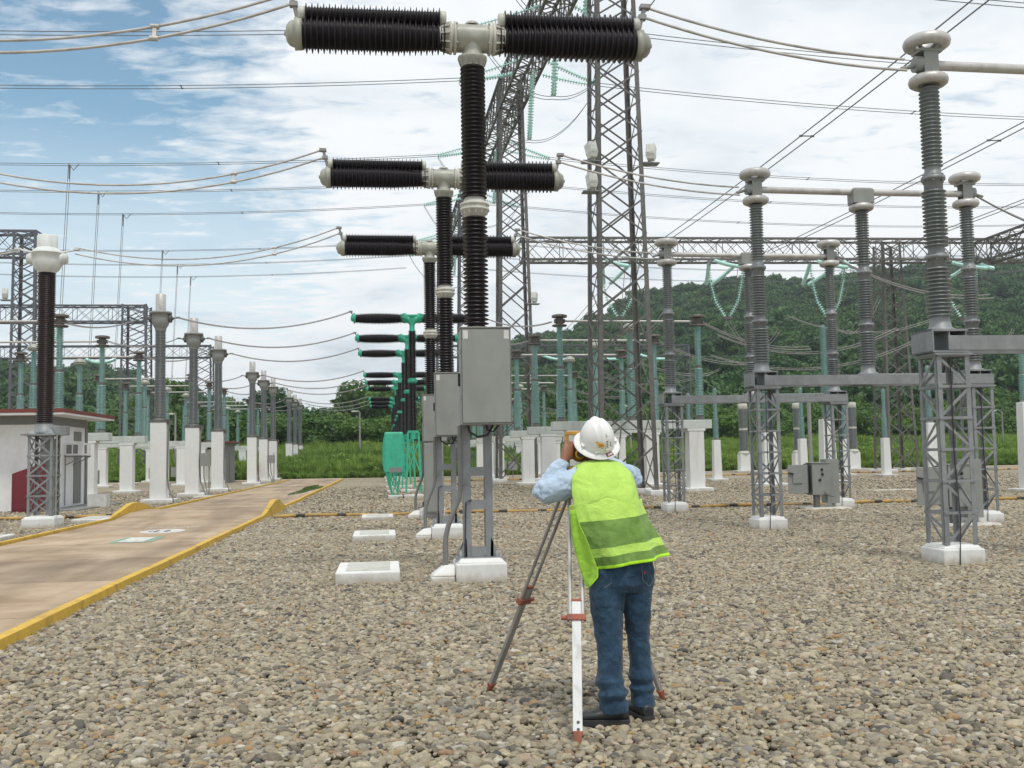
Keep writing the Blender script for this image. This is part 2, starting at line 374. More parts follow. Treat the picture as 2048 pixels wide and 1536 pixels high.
def ico(sub, seed=0, amp=.0, freq=1.0):
    import bmesh
    bm = bmesh.new(); bmesh.ops.create_icosphere(bm, subdivisions=sub, radius=1)
    from mathutils import noise as nz
    for v in bm.verts:
        d = nz.noise(v.co*freq+Vector((seed*7.3, seed*3.1, 0))); v.co *= 1+amp*d
    vs = [tuple(v.co) for v in bm.verts]; fs = [tuple(x.index for x in f.verts) for f in bm.faces]; bm.free(); return vs, fs

def pebmat():
    m = bpy.data.materials.new('pebble'); m.use_nodes = True; t = m.node_tree; b = t.nodes['Principled BSDF']
    oi = N(t, 'ShaderNodeObjectInfo'); r = ramp(t, oi.outputs['Random'], PEB)
    co = N(t, 'ShaderNodeTexCoord'); n = noise(t, co.outputs['Object'], 2.2, 6, .65, .4); r2 = ramp(t, n.outputs[0], [(.28, g3(.62)), (.72, g3(1.25))])
    mm = N(t, 'ShaderNodeMix', data_type='RGBA', blend_type='MULTIPLY'); mm.inputs[0].default_value = 1; L(t, r.outputs[0], mm.inputs[6]); L(t, r2.outputs[0], mm.inputs[7])
    L(t, mm.outputs[2], b.inputs['Base Color']); b.inputs['Roughness'].default_value = .62
    bp = N(t, 'ShaderNodeBump'); bp.inputs['Strength'].default_value = .35; bp.inputs['Distance'].default_value = .02
    n2 = noise(t, co.outputs['Object'], 9, 4, .6); L(t, n2.outputs[0], bp.inputs['Height']); L(t, bp.outputs[0], b.inputs['Normal'])
    return m
M['pebble'] = pebmat()
pebs = []
for k in range(7):
    v, f = ico(2, k+1, .26, .8 if k % 2 else 1.15)
    b = MB(); b.add(v, f, True); pebs.append(loose('pebble_shape', b, M['pebble']))
RX0, RX1 = -6.9, -3.25      # road edges
pts = []; scl = []
def band(y0, y1, dens, s0, s1):
    xa, xb = -.50*y1-.8, .72*y1+.8
    n = int((y1-y0)*(xb-xa)*dens); y = rng.uniform(y0, y1, n); x = rng.uniform(xa, xb, n)
    k = (x > -.47*y-.7) & (x < .70*y+.7) & ~((x > RX0-.12) & (x < RX1+.12))
    for q in np.nonzero(k)[0]:
        s = rng.uniform(s0, s1)*(1.45 if rng.random() < .04 else 1)*math.exp(rng.normal(0, .21)); pts.append((x[q], y[q], rng.uniform(-.018, .010))); scl.append((s*rng.uniform(1.05, 1.55), s*rng.uniform(.8, 1.1), s*rng.uniform(.55, .8)))
for y0 in np.arange(3.6, 13, 1.0): band(y0, y0+1, 1900, .011, .0245)
for y0 in np.arange(12.6, 20, 1.0): band(y0, y0+1, 1150, .013, .027)
for y0 in np.arange(19.6, 27, 1.5): band(y0, y0+1.5, 420, .019, .033)
for y0 in np.arange(27.1, 36, 3): band(y0, y0+3, 150, .022, .036)
for y0 in np.arange(36.1, 54, 3): band(y0, y0+3, 42, .028, .045)
n = len(pts); rot = np.stack([rng.normal(0, .28, n), rng.normal(0, .28, n), rng.uniform(0, 6.28, n)], 1)
tag(scatter('river_pebbles', pts, scl, rot, rng.integers(0, 7, n), pebs), label='rounded tan and grey river pebbles covering the yard', cat='gravel', kind='stuff')

# road slab with joints and hump over the conduit crossing
def humpz(y):
    d = abs(y-29.2)
    return .045+.17*max(0, 1-max(d, .9)/2.6)
def roadmat():
    m = bpy.data.materials.new('road_concrete'); m.use_nodes = True; t = m.node_tree; b = t.nodes['Principled BSDF']
    g = N(t, 'ShaderNodeNewGeometry'); P = g.outputs['Position']
    sp = N(t, 'ShaderNodeSeparateXYZ'); L(t, P, sp.inputs[0])
    slab = N(t, 'ShaderNodeMath', operation='FLOOR'); L(t, math_(t, 'DIVIDE', math_(t, 'SUBTRACT', sp.outputs[1], 1.3), 2.95), slab.inputs[0])
    wn = N(t, 'ShaderNodeTexWhiteNoise', noise_dimensions='1D'); L(t, slab.outputs[0], wn.inputs['W'])
    n = noise(t, P, .8, 7, .62, .5); base = ramp(t, n.outputs[0], [(.3, (.27, .19, .115)), (.5, (.40, .30, .20)), (.7, (.48, .385, .275))])
    v = ramp(t, wn.outputs['Value'], [(0, g3(.78)), (1, g3(1.1))])
    mm = N(t, 'ShaderNodeMix', data_type='RGBA', blend_type='MULTIPLY'); mm.inputs[0].default_value = 1; L(t, base.outputs[0], mm.inputs[6]); L(t, v.outputs[0], mm.inputs[7])
    # tyre-darkened and stained streaks along the road
    mp = N(t, 'ShaderNodeMapping'); mp.inputs['Scale'].default_value = (1.1, .12, 1); L(t, P, mp.inputs[0]); n2 = noise(t, mp.outputs[0], 1.0, 6, .6, .3)
    st = ramp(t, n2.outputs[0], [(.45, g3(1)), (.62, g3(.62))])
    m2 = N(t, 'ShaderNodeMix', data_type='RGBA', blend_type='MULTIPLY'); m2.inputs[0].default_value = .8; L(t, mm.outputs[2], m2.inputs[6]); L(t, st.outputs[0], m2.inputs[7])
    L(t, m2.outputs[2], b.inputs['Base Color']); b.inputs['Roughness'].default_value = .8
    n4 = noise(t, P, 55, 4, .7); bp = N(t, 'ShaderNodeBump'); bp.inputs['Strength'].default_value = .25; bp.inputs['Distance'].default_value = .01; L(t, n4.outputs[0], bp.inputs['Height']); L(t, bp.outputs[0], b.inputs['Normal'])
    return m
M['road'] = roadmat()
yj = [1.3+2.95*k for k in range(0, 26)]
b = MB()
for y0, y1 in zip(yj, yj[1:]):
    y1 = y1-.018; ss = np.linspace(y0, y1, 9)
    for a, c in zip(ss, ss[1:]):
        za, zc = humpz(a), humpz(c)
        b.add([(RX0, a, za), (RX1, a, za), (RX1, c, zc), (RX0, c, zc)], [(0,1,2,3)])
    b.add([(RX0, y0, humpz(y0)), (RX1, y0, humpz(y0)), (RX1, y0, -.05), (RX0, y0, -.05)], [(0,3,2,1)])
b.cur = 1; ss = np.linspace(1.3, yj[-1], 160)
for a, c in zip(ss, ss[1:]): b.add([(RX0, a, humpz(a)-.02), (RX1, a, humpz(a)-.02), (RX1, c, humpz(c)-.02), (RX0, c, humpz(c)-.02)], [(0,1,2,3)])
tag(b.build('road', [M['road'], M['black']]), kind='structure')
b = MB(); b.box(-60, RX0+.2, 75.3, 78.3, -.05, .03); b.box(RX1-.2, 70, 75.6, 77.6, -.05, .02); b.box(RX0+.2, RX1-.2, 75.2, 78.3, -.05, .035)
tag(b.build('perimeter_path', mat('path_sand', (.40, .33, .23), .85, var=.2, scale=1.5)), kind='structure')
def kerb(x, side, lab):
    t = MB(); yy = sorted(set(list(np.arange(1.3, 74.6, 1.1))+list(np.arange(26, 32.4, .12)))); pr = []
    for y in yy:
        d = abs(y-29.0); rise = .10 + (.18*max(0, 1-max(0, d-.35)/2.2)**1.3)
        z = humpz(y)-.045+rise
        wob = .008*math.sin(y*.9)+.006*math.sin(y*2.3)
        hw = .062+.045*max(0, 1-d/1.6)
        pr.append([(x-hw+wob, y, -.05), (x-hw*.85+wob, y, z), (x+hw*.85+wob, y, z), (x+hw+wob, y, -.05)])
    vs = [p for q in pr for p in q]; fs = []
    for i in range(len(yy)-1):
        o = i*4
        for k in range(3): fs.append((o+k, o+4+k, o+5+k, o+1+k))
    t.add(vs, fs); t.add(pr[0], [(0,1,2,3)]); t.add(pr[-1], [(3,2,1,0)])
    o = t.build('kerb', M['yellow']); tag(o, lab, 'kerb', 'yellow kerbs along the road'); return o
kerb(RX1+.09, 1, 'yellow painted kerb on the right edge of the service road, with a raised hump')
kerb(RX0-.09, -1, 'yellow painted kerb on the left edge of the service road, with a raised hump')
# worn painted signs on the slab
def oval(cx_, cy, rx, ry, z, n=40): return [(cx_+rx*math.cos(2*math.pi*k/n), cy+ry*math.sin(2*math.pi*k/n), z) for k in range(n)]
mw = mat('worn_white', (.62, .64, .62), .8, var=.1, dirt=(.36, .29, .2), dscale=5, dlo=.45, dhi=.75); mg = mat('worn_green', (.14, .36, .29), .8, var=.1, dirt=(.33, .26, .18), dscale=5, dlo=.42, dhi=.7)
mk = mat('worn_dark', (.08, .08, .12), .8)
b = MB(); z = .0492
b.cur = 1; b.add([(-5.05, 19.1, z), (-4.30, 19.1, z), (-4.30, 20.4, z), (-5.05, 20.4, z)], [(0,1,2,3)])
b.cur = 0; b.add([(-4.92, 19.2, z+.004), (-4.45, 19.2, z+.004), (-4.45, 20.3, z+.004), (-4.92, 20.3, z+.004)], [(0,1,2,3)])
b.add(oval(-4.70, 22.0, .45, .62, z), [tuple(range(40))])
b.cur = 2; b.add(oval(-4.60, 22.0, .06, .22, z+.004, 20), [tuple(range(20))]); b.add(oval(-4.82, 22.0, .05, .24, z+.004, 20), [tuple(range(20))]); b.add(oval(-4.94, 22.0, .03, .2, z+.004, 20), [tuple(range(20))])
b.cur = 0
for k in range(13):
    if k in (4,): continue
    x = -5.28+k*.088; b.add([(x, 22.95, z), (x+.02, 22.95, z), (x+.02, 23.35, z), (x, 23.35, z)], [(0,1,2,3)])
    if k % 3 == 0: b.add([(x+.02, 23.24, z), (x+.062, 23.24, z), (x+.062, 23.35, z), (x+.02, 23.35, z)], [(0,1,2,3)])
    if k % 3 == 1: b.add([(x+.02, 22.95, z), (x+.062, 22.95, z), (x+.062, 23.05, z), (x+.02, 23.05, z)], [(0,1,2,3)])
tag(b.build('road_marking', [mw, mg, mk]), kind='structure')
pm = mat('puddle_water', (.03, .03, .025), .05, var=.1, spec=.45)
b = MB(); pv = []
for k in range(36):
    th = 2*math.pi*k/36; rr = 1+.22*math.sin(3*th+1)+.12*math.sin(5*th); pv.append((-3.85+.42*rr*math.cos(th), 51.0+7.5*rr*math.sin(th), .0492))
b.add(pv, [tuple(range(36))]); tag(b.build('puddle', pm), kind='structure')

# yellow and black conduit line that crosses the yard
def stripes():
    m = mat('striped_pipe', (.44, .27, .07), .75, var=.3, dirt=(.25, .2, .13), dscale=4, bump=.3); t = m.node_tree; b = t.nodes['Principled BSDF']
    src = b.inputs['Base Color'].links[0].from_socket; g = N(t, 'ShaderNodeNewGeometry'); sp = N(t, 'ShaderNodeSeparateXYZ'); L(t, g.outputs['Position'], sp.inputs[0])
    f = math_(t, 'FRACT', math_(t, 'MULTIPLY', sp.outputs[0], .95)); k = math_(t, 'GREATER_THAN', f, .78)
    mm = N(t, 'ShaderNodeMix', data_type='RGBA'); L(t, k, mm.inputs[0]); L(t, src, mm.inputs[6]); mm.inputs[7].default_value = (.05, .047, .04, 1); L(t, mm.outputs[2], b.inputs['Base Color']); return m
M['stripes'] = stripes()
def pipe_run(x0, x1, y, z, lab, r=.045):
    n = int(abs(x1-x0)/.8); b = MB(); X = np.linspace(x0, x1, n+1)
    b.tube([(x-(x0+x1)/2, .03*math.sin(i*.7)+.02*math.sin(i*1.9), z+.018*math.sin(i*1.3)) for i, x in enumerate(X)], r, 10)
    o = b.build('edging_pipe', M['stripes'], loc=((x0+x1)/2, y, 0)); tag(o, lab, 'pipe', 'striped edging pipes in the gravel')
pipe_run(-2.9, 30, 26.5, .05, 'yellow and black striped pipe lying across the gravel to the right of the road')
pipe_run(-40, -7.2, 28.6, .06, 'yellow and black striped pipe lying in the gravel to the left of the road')
pipe_run(1.5, 60, 62.0, .06, 'far yellow and black striped pipe beyond the white pedestals')

# ------------------------------------------------------------------ circuit breakers
def footing(parent, x0, x1, y0, y1, h, step=True, z0=-.05):
    b = MB()
    if step:
        b.box(x0, x1, y0, y1, z0, h-.05); b.frustum(x0+.02, x1-.02, y0+.02, y1-.02, h-.052, x0+.06, x1-.06, y0+.06, y1-.06, h)
    else: b.box(x0, x1, y0, y1, z0, h)
    return b.build('concrete_footing', M['white_paint'], parent, bevel=.018)
def breaker(green=False, tall=False, label='', group='', loc=(0,0,0)):
    r = thing('circuit_breaker', label, 'circuit breaker', loc, group)
    cm = M['teal'] if green else M['cast_grey']; fm = M['teal'] if green else M['flange_white']; pm_ = M['teal'] if green else M['steel']
    ins = M['porcelain_brown']; H = 6.79
    zb = 2.5 if green else 3.02; zj0, zj1, zt = (4.32, 4.50, 6.30) if green else (4.50, 4.72, 6.42)
    for z0, z1 in ((zb, zj0), (zj1, zt)):
        MB().lathe(sheds(z0, z1, .108, .158, .052, .004), 28).build('support_insulator', ins, r)
    b = MB(); c_ = (zj0+zj1)/2
    b.lathe([(.115, zj0-.02), (.135, zj0), (.165, c_-.05), (.185, c_-.045), (.185, c_-.02), (.17, c_-.015), (.17, c_+.015), (.185, c_+.02), (.185, c_+.045), (.15, c_+.05), (.12, zj1+.02)], 28)
    for k in range(12):
        th = k*math.pi/6; b.bar((.15*math.cos(th), .15*math.sin(th), c_-.09), (.172*math.cos(th), .172*math.sin(th), c_+.0), .018)
    b.build('joint_flange', fm, r)
    # T housing
    b = MB()
    if green:
        b.lathe([(.12, zt-.02), (.13, zt), (.10, zt+.06), (.10, zt+.22), (.16, H-.12), (.17, H)], 24)
        for s in (-1, 1): b.tube([(0,0,H-.12), (s*.16, 0, H-.04), (s*.34, 0, H)], [.14, .14, .15], 16)
        b.box(-.3, .3, -.12, .12, H+.05, H+.13)
    else:
        b.lathe([(.145, zt-.01), (.15, zt+.02), (.165, zt+.05), (.185, zt+.09), (.185, zt+.12), (.13, zt+.125), (.125, zt+.2), (.15, H-.08), (.15, H)], 28)
        for k in range(12):
            th = k*math.pi/6; b.bar((.15*math.cos(th), .15*math.sin(th), zt+.01), (.178*math.cos(th), .178*math.sin(th), zt+.10), .02)
        b.lathe([(.175, -.20), (.175, .20)], 28, (0,0,H), (1,0,0)); b.lathe([(.10, 0), (.10, .015), (.07, .045), (.03, .06)], 20, (0,0,H+.165))
        for s in (-1, 1):
            for dz in (-.12, .12): b.bar((s*.19, -.172, H+dz), (s*.215, -.172, H+dz), .02)
    b.build('tee_housing', cm, r)
    for s in (-1, 1):
        # end flange next to the tee
        b = MB()
        b.lathe([(.15, .2), (.205, .205), (.205, .232), (.175, .236), (.175, .255), (.205, .26), (.205, .285), (.16, .30), (.15, .42)], 28, (0,0,H), (s,0,0))
        for k in range(10):
            th = k*math.pi/5; b.bar((s*.29, .185*math.cos(th), H+.185*math.sin(th)), (s*.40, .152*math.cos(th), H+.152*math.sin(th)), .022)
        b.build('flange', fm, r)
        x0, x1 = (.36, 2.12) if green else (.34, 2.12)
        zc = 0
        if green:
            n = 34; p = (x1-x0)/n; pr = [(.10, x0)]
            for i in range(n):
                f = (i+.5)/n; c = .12+.055*math.sin(math.pi*min(1, max(0, f)))**.5; pr += [(c, x0+p*(i+.15)), (c+.055, x0+p*(i+.4)), (c+.055, x0+p*(i+.5)), (c, x0+p*(i+.85))]
            pr.append((.10, x1))
        else:
            n = 50; p = (x1-x0)/n; pr = [(.13, x0)]
            for i in range(n):
                f = (i+.5)/n; c = .135+.035*min(1, f/.35); rs = c+.060
                if i % 2: rs = c+.022
                pr += [(c, x0+p*(i+.05)), (rs, x0+p*(i+.42)), (rs, x0+p*(i+.58)), (c, x0+p*(i+.95))]
            pr.append((.15, x1))
        MB().lathe(pr, 32, (0,0,H-.015), (s,0,0)).build('chamber_insulator', ins, r)
        b = MB()
        if green:
            b.lathe([(.13, 2.10), (.18, 2.12), (.18, 2.17), (.13, 2.19), (.13, 2.26), (.06, 2.30)], 20, (0,0,H), (s,0,0)); b.box(min(s*2.14, s*2.2), max(s*2.14, s*2.2), -.03, .03, H-.2, H+.2)
        else:
            b.lathe([(.16, 2.10), (.195, 2.115), (.20, 2.205), (.165, 2.21), (.16, 2.24), (.14, 2.275), (.10, 2.305), (.035, 2.32), (.03, 2.335)], 28, (0,0,H-.015), (s,0,0))
        b.build('end_cap', cm, r)
        if not green:
            zc = H+.215
            pr = sheds(.40, 2.08, .082, .135, .036, 0, alt=.4)
            MB().lathe(pr, 24, (0, -.06, zc), (s, 0, 0)).build('grading_capacitor', ins, r)
            for xa in (.33, 2.07):
                b = MB(); b.lathe([(.085, xa), (.098, xa+.01), (.098, xa+.08), (.085, xa+.09)], 20, (0,-.06,zc), (s,0,0)); b.bar((s*(xa+.04), -.03, zc), (s*(xa+.02), 0, H+.1), .05); b.build('capacitor_cap', fm, r)
        b = MB()
        if green: b.bar((s*2.2, 0, H+.1), (s*2.3, 0, H+.24), .04); b.cbox((s*2.3, 0, H+.25), .14, .2, .05)
        else: b.tube([(s*2.17, 0, H+.16), (s*2.21, 0, H+.34)], .026, 8); b.cbox((s*2.22, 0, H+.36), .10, .09, .06); b.cbox((s*2.26, 0, H+.5), .13, .11, .05); b.bar((s*2.21, 0, H+.34), (s*2.26, 0, H+.52), .05)
        b.build('terminal_clamp', M['conductor'], r)
    if not green:
        # operating cabinet, legs, conduits
        b = MB(); b.box(-.235, .365, -.50, -.12, 1.88, 3.03); b.box(-.25, .38, -.515, -.105, 3.03, 3.045)
        for z in (2.2, 2.75): b.box(-.25, -.237, -.49, -.45, z-.03, z+.03)
        cab = b.build('cabinet', M['paint_grey'], r, bevel=.008)
        b = MB(); b.box(-.227, .357, -.5035, -.5005, 1.895, 3.018); b.build('door_gasket', M['black'], cab)
        b = MB(); b.box(-.222, .352, -.512, -.5036, 1.90, 3.012); b.build('door', M['paint_grey'], cab, bevel=.004)
        for x in (-.21, .28): MB().box(x, x+.06, -.5145, -.5135, 2.90, 3.00).build('corner_plate', M['label_white'], cab)
        b = MB(); b.box(-.26, -.237, -.33, -.27, 2.35, 2.5); b.build('handle', M['black'], cab)
        b = MB(); b.lathe([(.17, 2.93), (.19, 2.94), (.19, 2.97), (.15, 2.98), (.13, 3.03)], 24); b.box(-.16, .16, -.12, .16, 1.88, 2.94); b.build('base_box', M['steel'], r)
        for x in (-.15, .115):
            b = MB(); b.box(x-.045, x+.045, -.10, -.088, .28, 1.88); b.box(x-.045, x-.033, -.088, .10, .28, 1.88); b.box(x-.045, x+.045, .088, .10, .28, 1.88)
            b.build('leg', M['steel'], r)
        for z in (.36, .92, 1.32): MB().box(-.11, .075, -.11, -.10, z-.055, z+.055).build('cross_plate', M['steel'], r)
        b = MB(); b.box(-.30, .27, -.17, .17, .27, .29)
        for s in (-1, 1):
            for yy in (-.1, .1):
                b.add([(-.018+s*.14, yy, .28), (-.018+s*.26, yy, .28), (-.018+s*.15, yy, .52), (-.018+s*.14, yy+.012, .28), (-.018+s*.26, yy+.012, .28), (-.018+s*.15, yy+.012, .52)], [(0,1,2), (3,5,4), (0,2,5,3), (1,4,5,2), (0,3,4,1)])
                b.lathe([(.03, .28), (.03, .34), (.018, .345), (.018, .38)], 6, (-.018+s*.22, yy, 0))
        b.build('base_plate', M['steel'], r)
        footing(r, -.31, .30, -.32, .32, .28)
        b = MB(); b.frustum(-.62, -.312, -.25, .15, -.05, -.60, -.312, -.23, .13, .08); b.frustum(-.60, -.312, -.23, .13, .0795, -.44, -.312, -.14, .06, .20); b.build('cable_entry_block', M['white_paint'], r, bevel=.02)
        b = MB(); b.tube([(-.42, -.05, .14), (-.42, -.05, .45)], .034, 12); b.tube([(-.42, -.05, .43), (-.415, -.05, .54), (-.38, -.06, .68), (-.30, -.07, .88), (-.25, -.08, 1.0), (-.232, -.09, 1.12), (-.232, -.10, 1.3), (-.232, -.11, 1.88)], .031, 12)
        b.box(-.275, -.16, -.12, -.05, 1.16, 1.19)
        b.build('conduit', M['pvc'], r)
        b = MB(); b.tube([(-.14, -.2, 1.9), (-.12, -.2, 1.80), (-.02, -.2, 1.74), (.1, -.2, 1.76), (.17, -.2, 1.88)], .013, 8); b.build('cable', M['rubber'], r); b = MB(); b.tube([(.08, -.2, 1.9), (.1, -.2, 1.82), (.17, -.2, 1.80), (.24, -.2, 1.88)], .011, 8)
        b.build('cable', M['rubber'], r); b = MB(); b.tube([(-.10, -.115, .98), (-.17, -.115, .95), (-.185, -.118, .5), (-.185, -.15, .30)], .008, 6)
        b.build('cable', M['rubber'], r)
        if tall == 2:
            b = MB()
            for k in range(9): b.torus((.33+.012*math.sin(k*2), .06+.012*k, 1.45+.01*math.cos(k*3)), .085, .009, 20, 6, 'z') if 0 else b.tube([(.33+.055*math.cos(t)+.006*math.sin(k*5), -.02+.02*k, 1.42+.22*math.sin(t)+.01*math.cos(k*4)) for t in np.linspace(0, 6.28, 20)], .009, 6)
            b.build('cable_coil', M['rubber'], r)
        if tall == 3:
            b = MB(); b.box(-.21, .26, -.52, -.14, .15, 1.86); c2 = b.build('lower_cabinet', M['paint_grey'], r, bevel=.008)
            b = MB(); b.box(-.19, .24, -.532, -.522, .18, 1.83); b.build('door', M['paint_grey'], c2, bevel=.005)
    else:
        b = MB(); b.box(-.2, .2, -.2, .2, 2.42, 2.52); b.lathe([(.19, 2.2), (.2, 2.42)], 20)
        for s in (-1, 1):
            b.bar((s*.2, -.2, 2.45), (s*.28, -.24, .2), .07); b.bar((s*.2, .2, 2.45), (s*.28, .24, .2), .07)
            b.bar((s*.2, -.2, 2.1), (-s*.27, -.24, .9), .045); b.bar((s*.2, .2, 2.1), (-s*.27, .24, .9), .045)
        b.build('support_frame', M['teal'], r)
        b = MB(); b.box(-1.08, -.38, -.42, .12, .95, 2.42); b.frustum(-1.08, -.38, -.42, .12, 2.42, -1.02, -.42, -.36, .08, 2.47); cb = b.build('cabinet', M['teal'], r, bevel=.02)
        b = MB(); b.box(-1.05, -.41, -.432, -.422, .99, 2.38); b.build('door', M['teal'], cb, bevel=.006)
        b = MB(); b.box(-.92, -.45, -.447, -.436, .72+.25, 1.15); b.build('name_plate', M['wall_grey'], cb)
        b = MB()
        for x0_, x1_ in ((-.95, -.80), (-.5, -.62)):
            for yy in (-.35, .05): b.bar((x0_, yy, .96), (x1_, yy*.6, .1), .07)
        b.bar((-.9, -.3, .8), (-.62, -.25, .25), .04); b.bar((-.5, -.3, .8), (-.78, -.25, .25), .04)
        b.build('cabinet_stand', M['teal'], r)
        for za, zb_ in ((2.2, 2.35), (1.1, 1.2)): MB().box(-.4, -.2, -.15, .05, za, zb_).build('cabinet_bracket', M['teal'], r)
        footing(r, -.95, -.42, -.35, .25, .12, False); footing(r, -.36, .36, -.33, .33, .12, False)
    return r
BX = 1.12
names = ['nearest tall grey circuit breaker with black insulators and a hanging grey cabinet', 'second grey circuit breaker, just behind the nearest one, with a coil of black cable', 'third grey circuit breaker, with a tall cabinet reaching down to its footing']
for i in range(3):
    breaker(label=names[i], tall=i+1, group='grey circuit breakers in one row', loc=(BX, ROWY[i], 0))
g0 = breaker(True, label='nearest of the teal green painted circuit breakers, behind the grey ones', group='teal green circuit breakers', loc=(BX-.12, ROWY[3], 0)); gs = snapshot(g0)
for i in range(4, 12): dup(gs, (BX-.12-.045*(i-3), ROWY[i], 0), '%s teal green circuit breaker in the row of nine, counted from the front' % ORD[i-3])

# ------------------------------------------------------------------ current transformers on the left
def ct_head(r, dark):
    hm = M['head_white'] if dark else M['paint_grey']; b = MB()
    if dark:
        b.lathe([(.19, 6.10), (.21, 6.13), (.27, 6.18), (.32, 6.27), (.345, 6.38), (.35, 6.56), (.365, 6.565), (.365, 6.59), (.345, 6.595), (.32, 6.65), (.26, 6.69), (.235, 6.71)], 36); z1, rt, z0 = 7.02, .235, 6.70
    else:
        b.lathe([(.19, 6.32), (.20, 6.38), (.21, 6.42), (.235, 6.46), (.29, 6.56), (.315, 6.66), (.32, 6.76), (.32, 6.94), (.40, 6.945), (.40, 7.02), (.31, 7.025), (.19, 7.0)], 36); z1, rt, z0 = 7.68, .18, 7.0
    hd = b.build('head_tank', hm, r)
    b = MB(); b.lathe([(rt, z0), (rt, z1-.02), (rt-.02, z1), (.0, z1+.005)], 36, cap=False); b.build('expansion_cap', M['head_white'] if dark else M['aluminium'], r)
    for s in (-1, 1):
        b = MB(); zc = 6.45 if dark else 6.78
        if dark:
            b.lathe([(.14, .30), (.14, .40), (.12, .41), (.12, .455), (.06, .47)], 24, (0,0,zc), (s,0,0)); b.tube([(s*.3, 0, zc+.15), (s*.55, 0, zc+.20), (s*.66, 0, zc+.24)], .025, 8); b.cbox((s*.68, 0, zc+.24), .12, .14, .05)
        else:
            b.lathe([(.15, .27), (.16, .38), (.14, .40), (.07, .41), (.06, .46)], 16, (0,0,zc), (s,0,0)); b.tube([(s*.42, 0, zc), (s*.6, 0, zc+.02)], .022, 8); b.cbox((s*.62, 0, zc+.03), .14, .14, .05)
        b.build('terminal', M['steel_dark'] if not dark else M['head_white'], r)
r = thing('current_transformer', 'maroon insulator current transformer with a white head on a lattice stand', 'current transformer', (-8.1, 25.1, 0), 'current transformers left of the road')
ct_head(r, True)
MB().lathe(sheds(2.46, 6.12, .175, .205, .048, .004), 32).build('insulator', M['porcelain_maroon'], r)
b = MB(); b.lathe([(.30, 2.24), (.30, 2.28), (.22, 2.36), (.19, 2.47)], 24); b.box(-.42, .36, -.36, .36, 2.18, 2.22); b.frustum(-.32,.32,-.3,.3,2.20,-.22,.22,-.2,.2,2.33); b.build('base_tank', M['steel'], r)
b = MB(); b.box(.26, .55, -.2, .1, 2.18, 2.40); b.build('terminal_box', M['steel'], r, bevel=.01)
lattice_legs(r, (0, 0), .28, 2.18, .56, .56, .06, M['steel']); lattice_bracing(r, (0, 0), .28, 2.18, .56, .56, 4, .04, M['steel'])
b = MB(); b.tube([(.38, -.3, .3), (.38, -.3, 2.2)], .02, 8); b.box(.02, .22, .1, .25, .3, 2.1); b.build('cable_duct', M['paint_grey'], r)
footing(r, -.37, .37, -.37, .37, .28)
def ct_grey(label, loc, box=False):
    r = thing('current_transformer', label, 'current transformer', loc, 'current transformers left of the road'); ct_head(r, False)
    MB().lathe(sheds(3.12, 6.34, .175, .215, .055, .004, rc2=.16, rs2=.20), 28).build('insulator', M['porcelain_grey'], r)
    b = MB(); b.lathe([(.26, 3.0), (.26, 3.06), (.20, 3.10), (.19, 3.13)], 20); b.box(-.33, .33, -.3, .3, 2.95, 3.0)
    for s in (-1, 1):
        for y in (-.2, .2): b.lathe([(.05, 2.98), (.05, 3.06)], 8, (s*.27, y, 0))
    b.box(.30, .42, -.1, .1, 2.85, 3.03); b.build('base_tank', M['steel_dark'], r)
    b = MB(); b.box(-.285, .285, -.285, .285, .14, 2.95); b.build('concrete_post', M['white_paint'], r, bevel=.02)
    b = MB(); b.box(-.56, .56, -.52, .52, -.05, .17); b.build('concrete_footing', M['white_paint'], r, bevel=.02)
    b = MB(); b.tube([(.36, -.1, 2.9), (.33, -.12, 2.6), (.31, -.14, 1.0), (.36, -.2, .6), (.55, -.35, .2), (.6, -.4, 0)], .028, 8); b.build('conduit', M['pvc'], r)
    if box:
        b = MB(); b.box(.36, .78, -.4, -.15, 1.3, 1.85); b.tube([(.72, -.3, 0), (.72, -.3, 2.0)], .03, 8); b.tube([(.5, -.3, 1.32), (.52, -.35, .8), (.68, -.4, .1)], .03, 8); b.build('junction_box', M['paint_grey'], r)
    return r
c0 = ct_grey('nearest grey current transformer on a white concrete post', (-8.22, ROWY[3], 0)); cs_ = snapshot(c0)
c1 = ct_grey('second grey current transformer, with a junction box beside its white post', (-8.22, ROWY[4], 0), True); cs1 = snapshot(c1)
for i in range(5, 12): dup(cs1 if i in (7, 10) else cs_, (-8.22-.07*max(0, i-5), ROWY[i]*(1 if i < 9 else 1.0), 0), '%s grey current transformer on a white post, counted from the front' % ORD[i-3])

# ------------------------------------------------------------------ disconnectors
def post_grey(r, x, zb, zt, top='ring', taper=True):
    z = [zb+.2, zb+.2+(zt-zb-.2)*.215, zb+.2+(zt-zb-.2)*.30, zb+.2+(zt-zb-.2)*.55, zb+.2+(zt-zb-.2)*.645, zt]
    for (a, c, w_) in ((z[0], z[1], 1.16), (z[2], z[3], 1.05), (z[4], z[5], .9)):
        MB().lathe(sheds(a, c, .098*w_, .148*w_, .052, .004), 26, (x,0,0)).build('post_insulator', M['porcelain_grey'], r)
    b = MB()
    b.lathe([(.20, zb), (.20, zb+.03), (.145, zb+.06), (.12, z[0]+.02)], 24, (x,0,0))
    for a, c in ((z[1], z[2]), (z[3], z[4])):
        mid = (a+c)/2; b.lathe([(.105, a-.01), (.12, a), (.12, mid-.03), (.155, mid-.025), (.155, mid+.025), (.115, mid+.03), (.10, c+.01)], 24, (x,0,0))
        for k in range(6):
            th = k*math.pi/3; b.lathe([(.016, mid-.05), (.016, mid+.05)], 6, (x+.135*math.cos(th), .135*math.sin(th), 0))
    b.build('insulator_flange', M['steel'], r)
